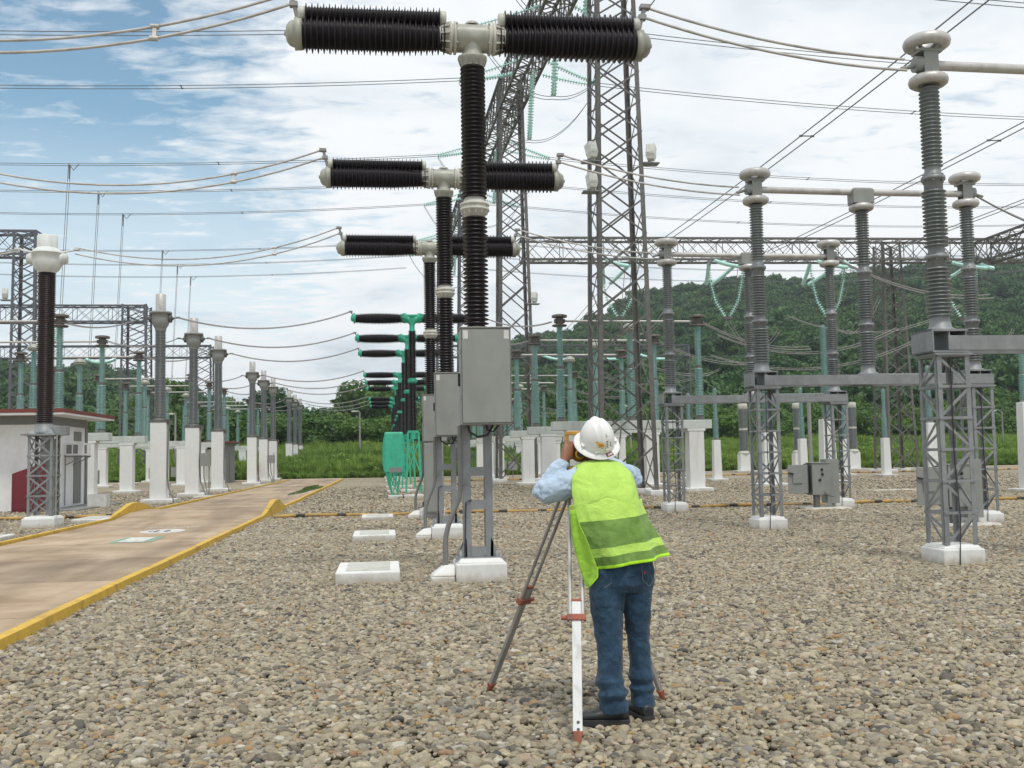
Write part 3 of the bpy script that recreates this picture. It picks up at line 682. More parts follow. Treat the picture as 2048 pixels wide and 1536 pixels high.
def disc_grey(label, loc):
    r = thing('disconnector', label, 'disconnector', loc, 'grey disconnectors on lattice stands')
    for x in (0, 4.45): post_grey(r, x, 3.04, 6.38)
    post_grey(r, 2.2, 2.98, 6.28)
    for x, s in ((0, 1), (4.45, -1)):
        MB().torus((x, 0, 6.46), .185, .075).build('lower_ring', M['aluminium'], r); MB().torus((x, 0, 6.99), .225, .085).build('upper_ring', M['aluminium'], r)
        b = MB(); b.lathe([(.12, 6.4), (.12, 6.5), (.09, 6.52)], 16, (x,0,0)); b.box(x-.13, x+.13, -.13, .13, 6.5, 6.54); b.box(x-.10, x+.10, -.11, -.09, 6.54, 6.88); b.box(x-.10, x+.10, .09, .11, 6.54, 6.88)
        b.lathe([(.11, -.13), (.11, .0)], 20, (x+(-.06*s), 0, 6.69), (s,0,0)); b.tube([(x-.12*s, 0, 6.69), (x-.38*s, 0, 6.62)], .03, 8)
        for k in range(4):
            th = k*math.pi/2+.4; b.bar((x, 0, 6.86), (x+.22*math.cos(th), .22*math.sin(th), 6.97), .035)
            b.bar((x, 0, 6.5), (x+.18*math.cos(th), .18*math.sin(th), 6.46), .03)
        b.box(x-.16, x+.16, -.12, .12, 6.84, 6.88)
        b.build('contact_head', M['paint_grey'], r)
    MB().torus((2.2, 0, 6.35), .175, .07).build('lower_ring', M['aluminium'], r)
    b = MB(); b.box(1.98, 2.42, -.14, .14, 6.42, 6.70); b.frustum(1.98, 2.42, -.14, .14, 6.70, 2.02, 2.38, -.1, .1, 6.74); b.build('drive_head', M['paint_grey'], r, bevel=.01)
    MB().tube([(.05, 0, 6.685), (2.0, 0, 6.665)], .066, 16).build('switch_tube', M['aluminium'], r); MB().tube([(2.4, 0, 6.665), (4.4, 0, 6.665)], .066, 16).build('switch_tube', M['aluminium'], r)
    # base beam and its end boxes
    b = MB(); b.box(-.05, 4.70, -.265, -.245, 2.78, 2.97); b.box(-.05, 4.70, -.245, -.16, 2.78, 2.79); b.box(-.05, 4.70, -.245, -.16, 2.96, 2.97); b.box(-.05, 4.70, .262, .28, 2.78, 2.97); b.build('base_beam', M['steel'], r)
    for x in (0, 4.45):
        b = MB(); b.box(x-.27, x-.255, -.27, .27, 2.75, 3.06); b.box(x-.27, x+.24, -.24, .26, 3.03, 3.06); b.box(x-.27, x+.24, -.26, .26, 2.75, 2.775)
        for k in (-.25, -.02, .21): b.box(x+k, x+k+.015, -.23, .24, 2.78, 3.03)
        b.build('end_box', M['steel'], r)
    b = MB(); b.box(1.95, 2.45, -.2, .2, 2.94, 2.985); b.tube([(2.2, .05, 2.99), (4.4, .05, 2.99)], .022, 8)
    b.build('drive_rod', M['steel'], r)
    for x in (.02, 4.47):
        st = MB(); st.box(x-.26, x+.26, -.26, .26, 2.715, 2.745); st = st.build('lattice_stand', M['steel'], r)
        lattice_legs(st, (x, 0), .26, 2.715, .45, .45, .062, M['steel'])
        lattice_bracing(st, (x, 0), .26, 2.715, .45, .45, 6, .036, M['steel'], cross=False)
        footing(r, x-.285, x+.285, -.285, .285, .26)
        b = MB(); b.tube([(x-.05, -.25, 2.7), (x-.06, -.25, 1.4), (x-.02, -.26, .6), (x-.06, -.29, .27), (x-.08, -.30, 0)], .007, 6); b.build('earth_wire', M['rubber'], r)
    return r
d0 = disc_grey('nearest grey disconnector at the right edge, on lattice stands with white footings', (7.32, 12.4, 0)); ds = snapshot(d0)
dup(ds, (7.30, 18.75, 0), 'second grey disconnector, with a long tube between ring-topped insulators')
dup(ds, (7.30, 25.1, 0), 'third grey disconnector, farthest of those on lattice stands')

def disc_green(label, loc, mirror=1):
    r = thing('disconnector', label, 'disconnector', loc, 'green insulator disconnectors on white concrete frames')
    for x in (0, 2.77, 5.5):
        X = x*mirror; zt = 6.5 if x != 2.77 else 6.25
        MB().lathe(sheds(2.95, 4.82, .12, .175, .06, .004), 20, (X,0,0)).build('post_insulator', M['porcelain_green'], r)
        MB().lathe(sheds(4.92, zt, .085, .135, .055, .004), 20, (X,0,0)).build('post_insulator', M['porcelain_green'], r)
        b = MB(); b.lathe([(.13, 4.81), (.13, 4.93)], 14, (X,0,0)); b.lathe([(.18, 2.78), (.18, 2.84), (.13, 2.96)], 14, (X,0,0)); b.build('insulator_flange', M['steel_dark'], r)
        b = MB()
        if x == 2.77:
            b.lathe([(.24, 6.30), (.30, 6.33), (.30, 6.36), (.1, 6.38)], 20, (X,0,0)); b.lathe([(.28, 6.40), (.25, 6.5), (.12, 6.58), (.02, 6.6)], 16, (X,0,0)); b.build('drive_head', M['cast_grey'], r)
        else:
            b.torus((X, 0, 6.5), .26, .035, 20, 6); b.lathe([(.25, 6.49), (.25, 6.51)], 16, (X,0,0)); b.lathe([(.15, 6.5), (.15, 6.8)], 12, (X,0,0)); b.lathe([(.30, 6.82), (.30, 6.9), (.2, 6.93)], 20, (X,0,0)); b.box(X-.2, X+.2, -.1, .1, 6.6, 6.75); b.build('contact_head', M['disc_brown'], r)
    b = MB(); b.tube([(.1*mirror, 0, 6.68), (5.4*mirror, 0, 6.66)], .042, 8); b.build('switch_tube', M['aluminium'], r)
    b = MB()
    x0, x1 = sorted((-.38*mirror, 5.88*mirror)); b.box(x0, x1, -.3, .3, 2.44, 2.78); b.build('concrete_beam', M['concrete_grey'], r, bevel=.02)
    for x in (.5, 5.25):
        X = x*mirror; b = MB(); b.box(X-.30, X+.30, -.28, .28, .1, 2.44); b.box(X-.36, X+.36, -.3, .3, 2.34, 2.445); b.build('concrete_post', M['white_paint'], r, bevel=.02)
        b = MB(); b.box(X-.55, X+.55, -.55, .55, -.05, .16); b.build('concrete_footing', M['white_paint'], r, bevel=.02)
    b = MB(); b.box(.1*mirror-.2, .1*mirror+.2, .3, .5, 1.0, 1.6) if 0 else b.box(2.2*mirror-.3, 2.2*mirror+.3, .0, .4, .5, 1.15); b.tube([(2.2*mirror, .2, 1.1), (2.4*mirror, .1, 2.8)], .03, 6); b.tube([(2.2*mirror, .2, 0), (2.2*mirror, .2, .55)], .04, 6); b.build('drive_box', M['paint_grey'], r)
    return r
g1 = disc_green('nearest green insulator disconnector right of the breakers, on a white concrete frame', (6.68, ROWY[3], 0)); g1s = snapshot(g1)
for i in range(4, 12): dup(g1s, (6.66, ROWY[i], 0), '%s green insulator disconnector right of the breakers, counted from the front' % ORD[i-3])
g2 = disc_green('nearest green insulator disconnector on the left, behind the small white building', (-11.75, ROWY[3], 0), -1); g2s = snapshot(g2)
for i in range(4, 12): dup(g2s, (-12.0, ROWY[i], 0), '%s green insulator disconnector beyond the left building, counted from the front' % ORD[i-3])

# ------------------------------------------------------------------ posts and arresters at the back right
def slim_post(label, p, h_post=2.15, h=4.85, w_=.2, wi=.11, group='slim green insulators on white posts'):
    r = thing('post_insulator', label, 'post insulator', p, group)
    b = MB(); b.frustum(-w_*1.1, w_*1.1, -w_, w_, .1, -w_*.9, w_*.9, -w_*.9, w_*.9, h_post); b.build('concrete_post', M['white_paint'], r, bevel=.015)
    b = MB(); b.box(-w_*2.3, w_*2.3, -w_*2.3, w_*2.3, -.05, .13); b.build('concrete_footing', M['white_paint'], r, bevel=.015)
    m_ = h_post+.1+(h-h_post)*.38
    MB().lathe(sheds(h_post+.1, m_, wi*.9, wi*1.45, .055), 16).build('insulator', M['porcelain_green'], r); MB().lathe(sheds(m_+.06, h, wi*.65, wi*1.1, .055), 16).build('insulator', M['porcelain_green'], r)
    b = MB(); b.lathe([(wi*1.3, h_post), (wi*1.3, h_post+.1)], 10); b.lathe([(wi, m_), (wi, m_+.06)], 10); b.lathe([(wi*.6, h), (wi*.6, h+.06)], 10); b.build('cap', M['steel'], r)
    return r
slim_post('slim green insulator on a white post, leftmost of the row in front of the grass', AT(1433, 900, 51).xy.to_3d())
slim_post('slim green insulator on a white post behind the second grey disconnector tube', AT(1605, 900, 51).xy.to_3d())
slim_post('slim green insulator on a white post standing alone left of the right lattice mast', AT(1771, 900, 53).xy.to_3d())
slim_post('slim green insulator on a white post seen behind the nearest right lattice stand', AT(1862, 900, 40).xy.to_3d(), 2.6, 5.0)
slim_post('slim green insulator on a white post directly behind the third disconnector stand', AT(1690, 900, 56).xy.to_3d())
slim_post('tall slim green insulator on a white post at the right edge of the picture', AT(2056, 950, 31).xy.to_3d(), 3.0, 5.2, .2, .1)
slim_post('thin green insulator on a white post behind the leftmost right lattice stand', AT(1379, 900, 55).xy.to_3d())
slim_post('stout green insulator on a thick white post behind the second lattice stand', AT(1537, 900, 42).xy.to_3d(), 2.4, 7.0, .3, .16)
slim_post('tallest green insulator on a thick white post, behind the third disconnector', AT(1655, 900, 44.3).xy.to_3d(), 2.95, 7.3, .3, .15)
def arrester(label, p):
    r = thing('surge_arrester', label, 'surge arrester', p, 'grey surge arresters on white posts')
    b = MB(); b.box(-.42, .42, -.35, .35, 0, 1.35); b.build('concrete_post', M['white_paint'], r, bevel=.02)
    b = MB(); b.box(-.8, .8, -.7, .7, -.05, .12); b.build('concrete_footing', M['white_paint'], r)
    for a, c in ((1.6, 3.15), (3.3, 4.75)): MB().lathe(sheds(a, c, .30, .36, .09), 18).build('insulator', M['porcelain_grey'], r)
    b = MB(); b.lathe([(.45, 1.38), (.45, 1.46), (.3, 1.6)], 14); b.lathe([(.34, 3.15), (.34, 3.3)], 14); b.lathe([(.33, 4.75), (.36, 4.8), (.36, 5.1), (.3, 5.16)], 14); b.build('cap', M['flange_white'], r)
arrester('grey surge arrester on a white post, left of the three near the grass', AT(1488, 900, 73).xy.to_3d())
arrester('grey surge arrester on a white post, middle of the three near the grass', AT(1597, 900, 73).xy.to_3d())
arrester('grey surge arrester on a white post, right of the three near the grass', AT(1706, 900, 73).xy.to_3d())
r = thing('steel_pole', 'plain grey steel pole rising behind the open cabinet', 'pole', AT(1621, 900, 60).xy.to_3d()); MB().tube([(0,0,0), (0,0,4.6)], .12, 12).build('shaft', M['paint_grey'], r); MB().lathe([(.25, 0), (.25, .05)], 12).build('base_plate', M['steel'], r)

# ------------------------------------------------------------------ open control cabinets
def open_cabinet(label, loc, post=True):
    r = thing('control_cabinet', label, 'control cabinet', loc, 'open grey control cabinets')
    b = MB(); b.box(0, .46, -.28, -.262, .38, 1.18); b.box(0, .012, -.26, .1, .38, 1.18); b.box(.45, .462, -.26, .1, .38, 1.18); b.box(-.02, .48, -.30, .12, 1.18, 1.20); b.box(0, .46, -.26, .1, .37, .385); b.box(.47, .80, -.1, .28, .15, 1.28)
    b.build('housing', M['paint_grey'], r, bevel=.005)
    b = MB(); b.box(-.62, -.08, -.22, -.195, .42, 1.15); d = b.build('door', M['paint_grey'], r, bevel=.006)
    b = MB(); b.box(-.50, -.24, -.245, -.222, .68, .90); b.build('document_pocket', M['paint_grey'], d, bevel=.004)
    b = MB(); b.bar((-.62, -.24, .95), (-.48, -.25, .92), .03); b.build('handle', M['black'], d)
    b = MB(); b.box(-.09, -.075, -.24, .05, .40, 1.17); b.box(-.09, 0, .04, .055, .40, 1.17)
    for z in (.5, .62, .74, .86, .98): b.box(-.07, -.02, -.05, .03, z, z+.06)
    b.build('interior', M['rubber'], r)
    for z, x in ((1.02, .26), (.90, .27), (.76, .20)): MB().lathe([(.034, 0), (.034, .02), (.022, .04)], 12, (x, -.28, z), (0,-1,0)).build('push_button', M['black'], r)
    b = MB(); b.box(.08, .2, -.25, -.1, -.02, .38) if post else None
    b.tube([(.3, -.3, .45), (.38, -.32, .36), (.6, -.2, .32)], .012, 6); b.build('pedestal', M['steel_dark'], r)
    b = MB(); b.frustum(-.15, 1.0, -.5, .5, -.04, -.05, .95, -.4, .4, .06); b.build('concrete_footing', M['white_paint'], r)
open_cabinet('open grey control cabinet with three black buttons beside the third lattice stand', (10.75, 24.7, 0))
open_cabinet('open grey control cabinet half hidden behind the nearest right lattice stand', (10.72, 18.4, 0))

# ------------------------------------------------------------------ white concrete covers in the gravel
def cover(label, x0, x1, y0, y1, h):
    r = thing('concrete_cover', label, 'concrete cover', ((x0+x1)/2, (y0+y1)/2, 0), 'white concrete covers set in the gravel')
    wx, wy = (x1-x0)/2, (y1-y0)/2
    b = MB(); b.box(-wx, wx, -wy, wy, -.05, h); b.build('rim', M['white_paint'], r, bevel=.02)
    b = MB(); b.box(-wx+.12, wx-.12, -wy+.12, wy-.12, h, h+.012); b.build('lid', M['flange_white'], r, bevel=.004)
cover('white concrete cover left of the nearest grey breaker footing', -.62, .15, 12.2, 13.4, .15)
cover('white concrete cover left of the second grey breaker', -.62, .15, 18.3, 19.5, .13)
cover('white concrete cover left of the third grey breaker', -.62, .15, 24.6, 25.7, .10)
cover('white concrete cover between the lattice stand with the maroon insulator and the road', -7.75, -6.98+.0, 26.0, 27.6, .12)
cover('white concrete cover at the left edge of the picture, beside the road', -8.2, -7.4, 20.0, 21.3, .12)
cover('small white concrete cover beside the grey transformers and the road', -7.9, -7.2, 42.5, 44, .06)
cover('low white concrete slab in the gravel behind the open cabinet', 17.5, 19.5, 34.5, 35.3, .02)
cover('low white concrete slab near the foot of the far transformers', -7.7, -7.0, 60, 61.5, .06)

# ------------------------------------------------------------------ gantries
def tower(label, c, H, wb, wt, n, lw, bw, mt, group='lattice towers of the yard', lights=(), ratio=.93, foot=True):
    r = thing('lattice_tower', label, 'lattice tower', (c[0], c[1], 0), group)
    lattice_legs(r, (0, 0), .1, H, wb, wt, lw, mt); lattice_bracing(r, (0, 0), .1, H, wb, wt, n, bw, mt, horiz=False, ratio=ratio)
    if foot:
        for sx_ in (-1, 1):
            for sy in (-1, 1): footing(r, sx_*wb/2-.4, sx_*wb/2+.4, sy*wb/2-.4, sy*wb/2+.4, .22, False)
    for (dx, dy, z, az) in lights:
        b = MB(); b.box(-.16, .16, -.20, .14, -.20, .22); b.box(-.13, .13, -.22, -.2, -.15, .17); b.frustum(-.12,.12,-.1,.1,-.35,-.16,.16,-.18,.14,-.2)
        o = b.build('floodlight', M['sky_lamp'], r, bevel=.02); o.location = (dx, dy, z); o.rotation_euler = (R(-18), 0, az)
        b = MB(); b.box(-.3, .3, -.05, .4, z-.42, z-.38); o2 = b.build('floodlight_bracket', M['steel'], r); o2.location = (dx, dy, 0)
    return r
tower('tall grey lattice tower right behind the bent surveyor, with floodlights', (8.45, 35.5), 24.0, 2.1, 1.3, 21, .16, .065, M['steel_dark'],
      lights=((-1.1, -1.0, 12.4, .4), (-1.1, -1.0, 11.3, .2), (1.15, -.9, 12.4, -.5)), ratio=.955)
tower('second tall lattice tower, between the nearest breaker and the big tower', (7.4, 57.3), 23.8, 2.2, 1.35, 18, .17, .07, M['steel_dark'], lights=((1.1, -1, 10.6, -.4),))
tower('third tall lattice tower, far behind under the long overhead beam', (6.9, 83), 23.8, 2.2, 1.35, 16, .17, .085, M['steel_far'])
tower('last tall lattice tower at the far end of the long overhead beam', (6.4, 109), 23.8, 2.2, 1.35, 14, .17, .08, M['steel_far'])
r = thing('lattice_beam', 'long lattice beam high overhead, running away over the tall towers', 'lattice beam', (7.4, 57, 22)); 
for p, q, n in (((9.0-7.4, 9-57, -.2), (8.15-7.4, 35.5-57, -.2), 20), ((8.15-7.4, 35.5-57, -.2), (0, 0, -.2), 17), ((0, 0, -.2), (6.9-7.4, 26, -.2), 16), ((6.9-7.4, 26, -.2), (6.4-7.4, 52, -.2), 14)): truss(r, p, q, 1.35, 1.7, n, .13, .075, M['steel_dark'])
def gantry_beam(label, p, q, n, mt, h=1.35, wd=1.2):
    r = thing('lattice_beam', label, 'lattice beam', p, 'low lattice beams of the gantries'); truss(r, (0,0,0), Vector(q)-Vector(p), wd, h, n, .13, .065, mt); return r
gantry_beam('lattice beam crossing the picture on the right at insulator height', (8.4, 61, 13.6), (52, 61, 13.9), 34, M['steel_dark'])
gantry_beam('far lattice beam in front of the wooded hill on the right', (6.5, 118, 13.3), (36.5, 118, 13.3), 22, M['steel_far'])
gantry_beam('lattice beam rising to the upper right corner, running away from the viewer', (38.8, 20, 13.5), (38.8, 60.3, 13.5), 30, M['steel_dark'])
gantry_beam('nearest left lattice beam behind the white transformer head', (-45, 61, 13.7), (-20.1, 61, 13.7), 20, M['steel_far'])
gantry_beam('second left lattice beam behind the maroon insulator', (-60, 87, 13.3), (-20.1, 87, 13.3), 28, M['steel_far'])
gantry_beam('third left lattice beam, the farthest one', (-75, 118, 13.4), (-20.1, 118, 13.4), 34, M['steel_far'])
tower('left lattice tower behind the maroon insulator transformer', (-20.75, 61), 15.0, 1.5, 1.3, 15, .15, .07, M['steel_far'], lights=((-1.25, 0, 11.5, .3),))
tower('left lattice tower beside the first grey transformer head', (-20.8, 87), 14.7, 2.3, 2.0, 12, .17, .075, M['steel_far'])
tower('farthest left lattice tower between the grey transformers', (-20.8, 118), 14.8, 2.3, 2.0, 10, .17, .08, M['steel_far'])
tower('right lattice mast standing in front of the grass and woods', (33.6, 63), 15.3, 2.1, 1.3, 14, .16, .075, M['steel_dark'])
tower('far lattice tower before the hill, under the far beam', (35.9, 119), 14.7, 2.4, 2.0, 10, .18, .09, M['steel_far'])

# ------------------------------------------------------------------ strings, conductors
def string_mesh(p, q, r=.13, pitch=.15, sag=0.0, rc=.03):
    """cap-and-pin glass string following a sagging line"""
    p = Vector(p); q = Vector(q); Ln = (q-p).length; n = max(4, int(Ln/pitch)); b = MB(); prev = None
    def P(f): return p+(q-p)*f-Vector((0,0,4*sag*f*(1-f)))
    for i in range(n):
        a = P(i/n); c = P((i+1)/n); t = (c-a); l = t.length
        b.lathe([(rc, 0), (rc, l*.35), (r, l*.5), (r*.96, l*.62), (rc, l*.7), (rc, l)], 10, a, t, cap=False)
    return b
def assembly(label, pairs, group, r=.13, sag=0.0, mt='glass_green', origin=None):
    o = Vector(origin or pairs[0][0]); root = thing('insulator_string', label, 'insulator string', o, group)
    for p, q in pairs: string_mesh(Vector(p)-o, Vector(q)-o, r, sag=sag).build('disc_string', M[mt], root)
    return root
def wire_pts(p, q, sag, n=24):
    p = Vector(p); q = Vector(q); return [p+(q-p)*(i/n)-Vector((0, 0, 4*sag*(i/n)*(1-i/n))) for i in range(n+1)]
def twin(label, p, q, sag, off, r=.016, group=None, mt='conductor', spacers=(), n=24, cat='conductor', asym=0.0):
    o = Vector(p); root = thing('twin_conductor', label, cat, o, group); off = Vector(off)
    z = Vector((0,0,0)); A = []
    for s in (-.5, .5):
        w_ = wire_pts(z+off*s, Vector(q)-o+off*s, sag, n)
        if asym: w_ = [v-Vector((0,0,asym*math.sin(math.pi*i/n)*(1 if i < n/2 else .6))) for i, v in enumerate(w_)]
        A.append(w_); MB().tube(w_, r, 6).build('cable', M[mt], root)
    for f in spacers:
        i = int(f*n); b = MB(); b.bar(A[0][i], A[1][i], .045, .03)
        for k in (0, 1): b.tube([A[k][i]-Vector((.05,0,0)), A[k][i]+Vector((.05,0,0))], r*2, 8)
        b.build('spacer', M[mt], root)
    return root
ordn = lambda i: ORD[i]
for i, Y in enumerate(ROWY):
    g_ = i >= 3
    cz = 6.66 if i == 2 else 6.82; cxl = -7.45 if i == 2 else -7.62
    th_ = .018 if i < 6 else .02
    pl = (cxl, Y, cz); pr = (BX-2.27, Y, 7.22) if not g_ else (BX-.12-.045*(i-3)-2.3, Y, 7.04)
    twin('%s twin cable sagging from the left transformers to the breaker arms' % ordn(i), pl, pr, .52, (0, .05, .17) if i < 3 else (0, .2, .05), th_, 'cables from transformers to breakers', 'aluminium' if i < 3 else 'conductor', (.78,) if i < 3 else ())
    a = (BX+2.27, Y, 7.22) if not g_ else (BX-.12+2.3, Y, 7.05); c = (7.3-.35, Y, 6.64) if not g_ else (6.68-.3, Y, 6.65)
    twin('%s twin cable from the breaker arms to the disconnectors on the right' % ordn(i), a, c, .12 if i < 3 else .35, (0, .05, .17) if i < 3 else (0, .2, .05), th_, 'cables from breakers to disconnectors', 'aluminium' if i < 3 else 'conductor')
    x = 11.75 if not g_ else 12.2
    twin('%s twin cable leaving the disconnectors toward the right' % ordn(i), (x+.2, Y, 6.62), (x+4.6, Y, 5.6 if i > 0 else 6.6), .35, (0, .2, .12), th_, 'cables leaving the right disconnectors', 'conductor')
    if i >= 3: twin('%s twin cable between the left transformers and left disconnectors' % ordn(i), (-8.9, Y, 6.8), (-11.8, Y, 6.7), .3, (0, .2, .05), th_, 'cables left of the transformers', 'conductor')
    elif i == 2: twin('twin cable leaving the white headed transformer to the left', (-8.75, Y, 6.66), (-14, Y, 6.5), .25, (0, .2, .1), th_, None, 'aluminium')
# high transverse lines with strings on the long beam
def bx(Y): return 8.15-(Y-35.5)*.033
for i, Y in enumerate(ROWY[3:]):
    X = bx(Y); lab = ordn(i); zt = 21.85; far = i > 5
    rr = .135
    if i <= 7:
        assembly('%s pair of green glass strings left of the long overhead beam' % lab, [((X-.8, Y-.9, zt), (X-3.75, Y-.15, 21.1)), ((X-.8, Y+.9, zt), (X-3.75, Y+.15, 21.1))], 'glass strings left of the long beam', rr, .05)
        assembly('%s pair of green glass strings right of the long overhead beam' % lab, [((X+.8, Y-.9, zt), (X+3.6, Y-.15, 21.05)), ((X+.8, Y+.9, zt), (X+3.6, Y+.15, 21.05))], 'glass strings right of the long beam', rr, .05)
        assembly('%s pair of green glass strings hanging down below the long beam' % lab, [((X+.15, Y-.35, 21.6), (X-.1, Y-.1, 18.0)), ((X+.15, Y+.35, 21.6), (X-.1, Y+.1, 18.0))], 'glass strings hanging below the long beam', rr)
        twin('%s looping jumper cable passing under the long overhead beam' % lab, (X-3.75, Y, 21.0), (X-.1, Y, 17.9), .9, (0, .4, 0), .016, 'jumper cables under the long beam', 'conductor_far')
        twin('%s looping jumper cable rising to the right of the long beam' % lab, (X-.1, Y, 17.9), (X+3.6, Y, 21.0), .9, (0, .4, 0), .016, 'jumper cables under the long beam', 'conductor_far')
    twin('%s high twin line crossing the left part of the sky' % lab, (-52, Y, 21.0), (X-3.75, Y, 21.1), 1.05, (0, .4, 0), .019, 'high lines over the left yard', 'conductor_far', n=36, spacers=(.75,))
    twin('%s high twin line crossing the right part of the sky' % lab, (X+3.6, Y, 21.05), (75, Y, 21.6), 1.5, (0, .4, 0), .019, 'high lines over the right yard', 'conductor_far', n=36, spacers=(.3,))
    # droppers to the left disconnectors
    X0 = -19.4
    f = (X0+52)/(X-3.75+52); z0 = 21.0+.1*f-4*1.05*f*(1-f)
    twin('%s pair of thin wires dropping vertically from the left high line' % lab, (X0, Y, z0), (X0-.6, Y+.2, 7.0), 0, (.0, .4, 0), .017, 'vertical dropper wires on the left', 'conductor_far', n=6)
    b = MB(); b.tube([(0,0,0), (.25, 0, -.35), (.55, 0, .02)], .03, 5); b.cbox((0,0,-.3), .12, .5, .5) if 0 else b.tube([(0,0,0), (0, 0, -.9)], .045, 6)
    t = thing('line_clamp', '%s clamp joining the vertical wires to the left high line' % lab, 'clamp', (X0, Y, z0), 'clamps on the left high lines'); b.build('clamp_body', M['conductor_far'], t)
# lower busbars of cable along the yard, anchored on the right gantry
for k, X in enumerate((14.6, 21.6, 28.4, 37.6)):
    lab = ['first', 'second', 'third', 'fourth'][k]
    if k < 3: twin('%s twin line slanting from the upper right down to the right gantry' % lab, (X, 57.6, 12.9), (X, -14, 13.9), .9, (.42, 0, 0), .020, 'slanting lines over the right yard', 'conductor_far', n=40, spacers=(.35, .55))
    twin('%s twin line continuing behind the right gantry toward the hill' % lab, (X, 64.5, 12.7), (X, 117, 13.2), 1.6, (.42, 0, 0), .02, 'lines behind the right gantry', 'conductor_far')
    assembly('%s pair of green glass strings tying the slanting line to the gantry' % lab, [((X-.9, 60.4, 13.6), (X-.2, 57.7, 12.7)), ((X+.9, 60.4, 13.6), (X+.2, 57.7, 12.7))], 'glass strings in front of the right gantry', .13, .06)
    assembly('%s pair of green glass strings behind the right gantry beam' % lab, [((X-.9, 61.6, 13.6), (X-.2, 64.4, 12.8)), ((X+.9, 61.6, 13.6), (X+.2, 64.4, 12.8))], 'glass strings behind the right gantry', .13, .06)
    # U shaped hanging string pair
    o = (X, 61, 13.6); root = thing('insulator_string', '%s U shaped green glass string hanging below the right gantry beam' % lab, 'insulator string', o, 'U shaped glass strings under the right gantry')
    for s in (-1, 1):
        pts = [Vector((s*1.15, 0, 0)), Vector((s*1.05, 0, -1.2)), Vector((s*.75, 0, -2.5)), Vector((s*.15, 0, -3.5))]
        b = MB()
        for a, c in zip(pts, pts[1:]): m_ = string_mesh(a, c, .14); b.add(m_.v, m_.f, True)
        b.build('disc_string', M['glass_green'], root)
    b = MB(); b.box(-.3, .3, -.15, .15, -3.65, -3.5); b.build('yoke', M['steel_dark'], root)
    twin('%s looping jumper cable under the right gantry' % lab, (X-.2, 57.7, 12.6), (X, 61, 9.9), .8, (.4, 0, 0), .02, 'jumper cables of the right gantry', 'conductor')
    twin('%s slack cable hanging from the right gantry strings to the yard' % lab, (X, 61, 9.9), (X+3.2, 60.5, 11.2-2*(k % 2)), 1.5, (.3, .2, 0), .02, 'slack cables near the right gantry', 'conductor')
for k, X in enumerate((18.5, 24.5, 30.5)):
    assembly('%s green glass string on the far beam before the hill' % ['left', 'middle', 'right'][k], [((X, 117.2, 13.4), (X+2.7, 113, 12.6))], 'glass strings on the far beam', .2, .3)
for k, X in enumerate((-17.5, -24.5)):
    pass
assembly('green glass string hanging from the second left beam behind the maroon insulator', [((-28.5, 86.5, 13.2), (-27.0, 84.5, 11.2)), ((-26.8, 86.4, 13.2), (-26.7, 84.6, 11.3))], 'glass strings on the left beams', .17)
assembly('green glass string slanting below the third left beam', [((-33.5, 117.2, 13.2), (-29.5, 114, 12.9)), ], 'glass strings on the left beams', .2, .4)
assembly('green glass string at the left edge below the third left beam', [((-46.5, 117.2, 13.2), (-42.5, 114, 12.9)), ], 'glass strings on the left beams', .2, .4)
# extra slack cables behind the disconnectors on the right
for k, (p, q, s) in enumerate((((15.2, 44.3, 6.9), (24, 44.3, 7.2), 1.0), ((17, 50.7, 6.6), (29, 50.7, 7.6), 1.2), ((13, 63.9, 6.9), (22, 63.9, 7.0), .9), ((21, 50, 8.6), (32, 52, 9.5), 1.2))):
    twin('%s slack cable between the posts in front of the hill' % ['first', 'second', 'third', 'fourth'][k], p, q, s, (0, .2, .1), .018, 'slack cables in front of the hill', 'conductor')

# ------------------------------------------------------------------ left building
r = thing('control_building', 'small white control building with red roof edge at the left border', 'building', (-13.5, 35.5, 0))
x0, x1, y0, y1 = -3.0, 2.65, -1.7, 2.6
b = MB(); b.box(x0, x1, y0, y1, 0, 2.78); b.build('wall', M['wall_white'], r)
b = MB(); b.box(x0-.03, x1+.03, y0-.03, y1+.03, 2.78, 3.06)
for xx in (x0, x1):
    for yy in (y0, y1): b.box(xx-.16, xx+.05, yy-.05, yy+.16, 0, 2.775) if yy == y0 else b.box(xx-.16, xx+.05, yy-.16, yy+.05, 0, 2.775)
b.build('concrete_frame', M['wall_grey'], r)
b = MB(); b.box(x0-.8, x1+.80, y0-.9, y1+.7, 3.06, 3.12); rf = b.build('roof', M['wall_white'], r)
b = MB(); b.box(x0-.82, x1+.82, y0-.92, y1+.72, 3.12, 3.24); b.build('roof_edge', M['red_roof'], rf)
b = MB(); b.box(x1, x1+.03, 1.15, 1.95, .12, 2.05); b.build('door', M['wall_grey'], r)
b = MB(); b.box(x1, x1+.03, 1.15, 1.95, 2.3, 2.62); b.build('window', M['wall_grey'], r)
b = MB(); b.box(x1, x1+.62, .1, 1.0, 1.78, 2.2); ac = b.build('air_conditioner', M['wall_white'], r, bevel=.01)
b = MB(); b.box(x1+.08, x1+.25, .085, .099, 1.84, 2.14); b.box(x1+.3, x1+.45, .085, .099, 1.84, 2.14); b.box(x1+.621, x1+.63, .25, .5, 1.84, 2.14); b.build('grille', M['pvc'], ac)
b = MB()
for y in (.18, 1.0): b.bar((x1, y, 1.75), (x1+.62, y, 1.75), .04); b.bar((x1+.02, y, 1.45), (x1+.6, y, 1.74), .03)
b.tube([(x1+.05, .1, 1.8), (x1+.05, .1, .1)], .02, 6); b.build('bracket', M['steel'], ac)
b = MB(); b.box(x1+.05, x1+1.2, y0-.6, y1+.6, -.05, .05); b.build('pavement_slab', M['wall_grey'], r)
r = thing('fire_cabinet', 'dark red fire equipment cabinet with a sloping top beside the white building', 'fire cabinet', (-11.1, 33.2, 0))
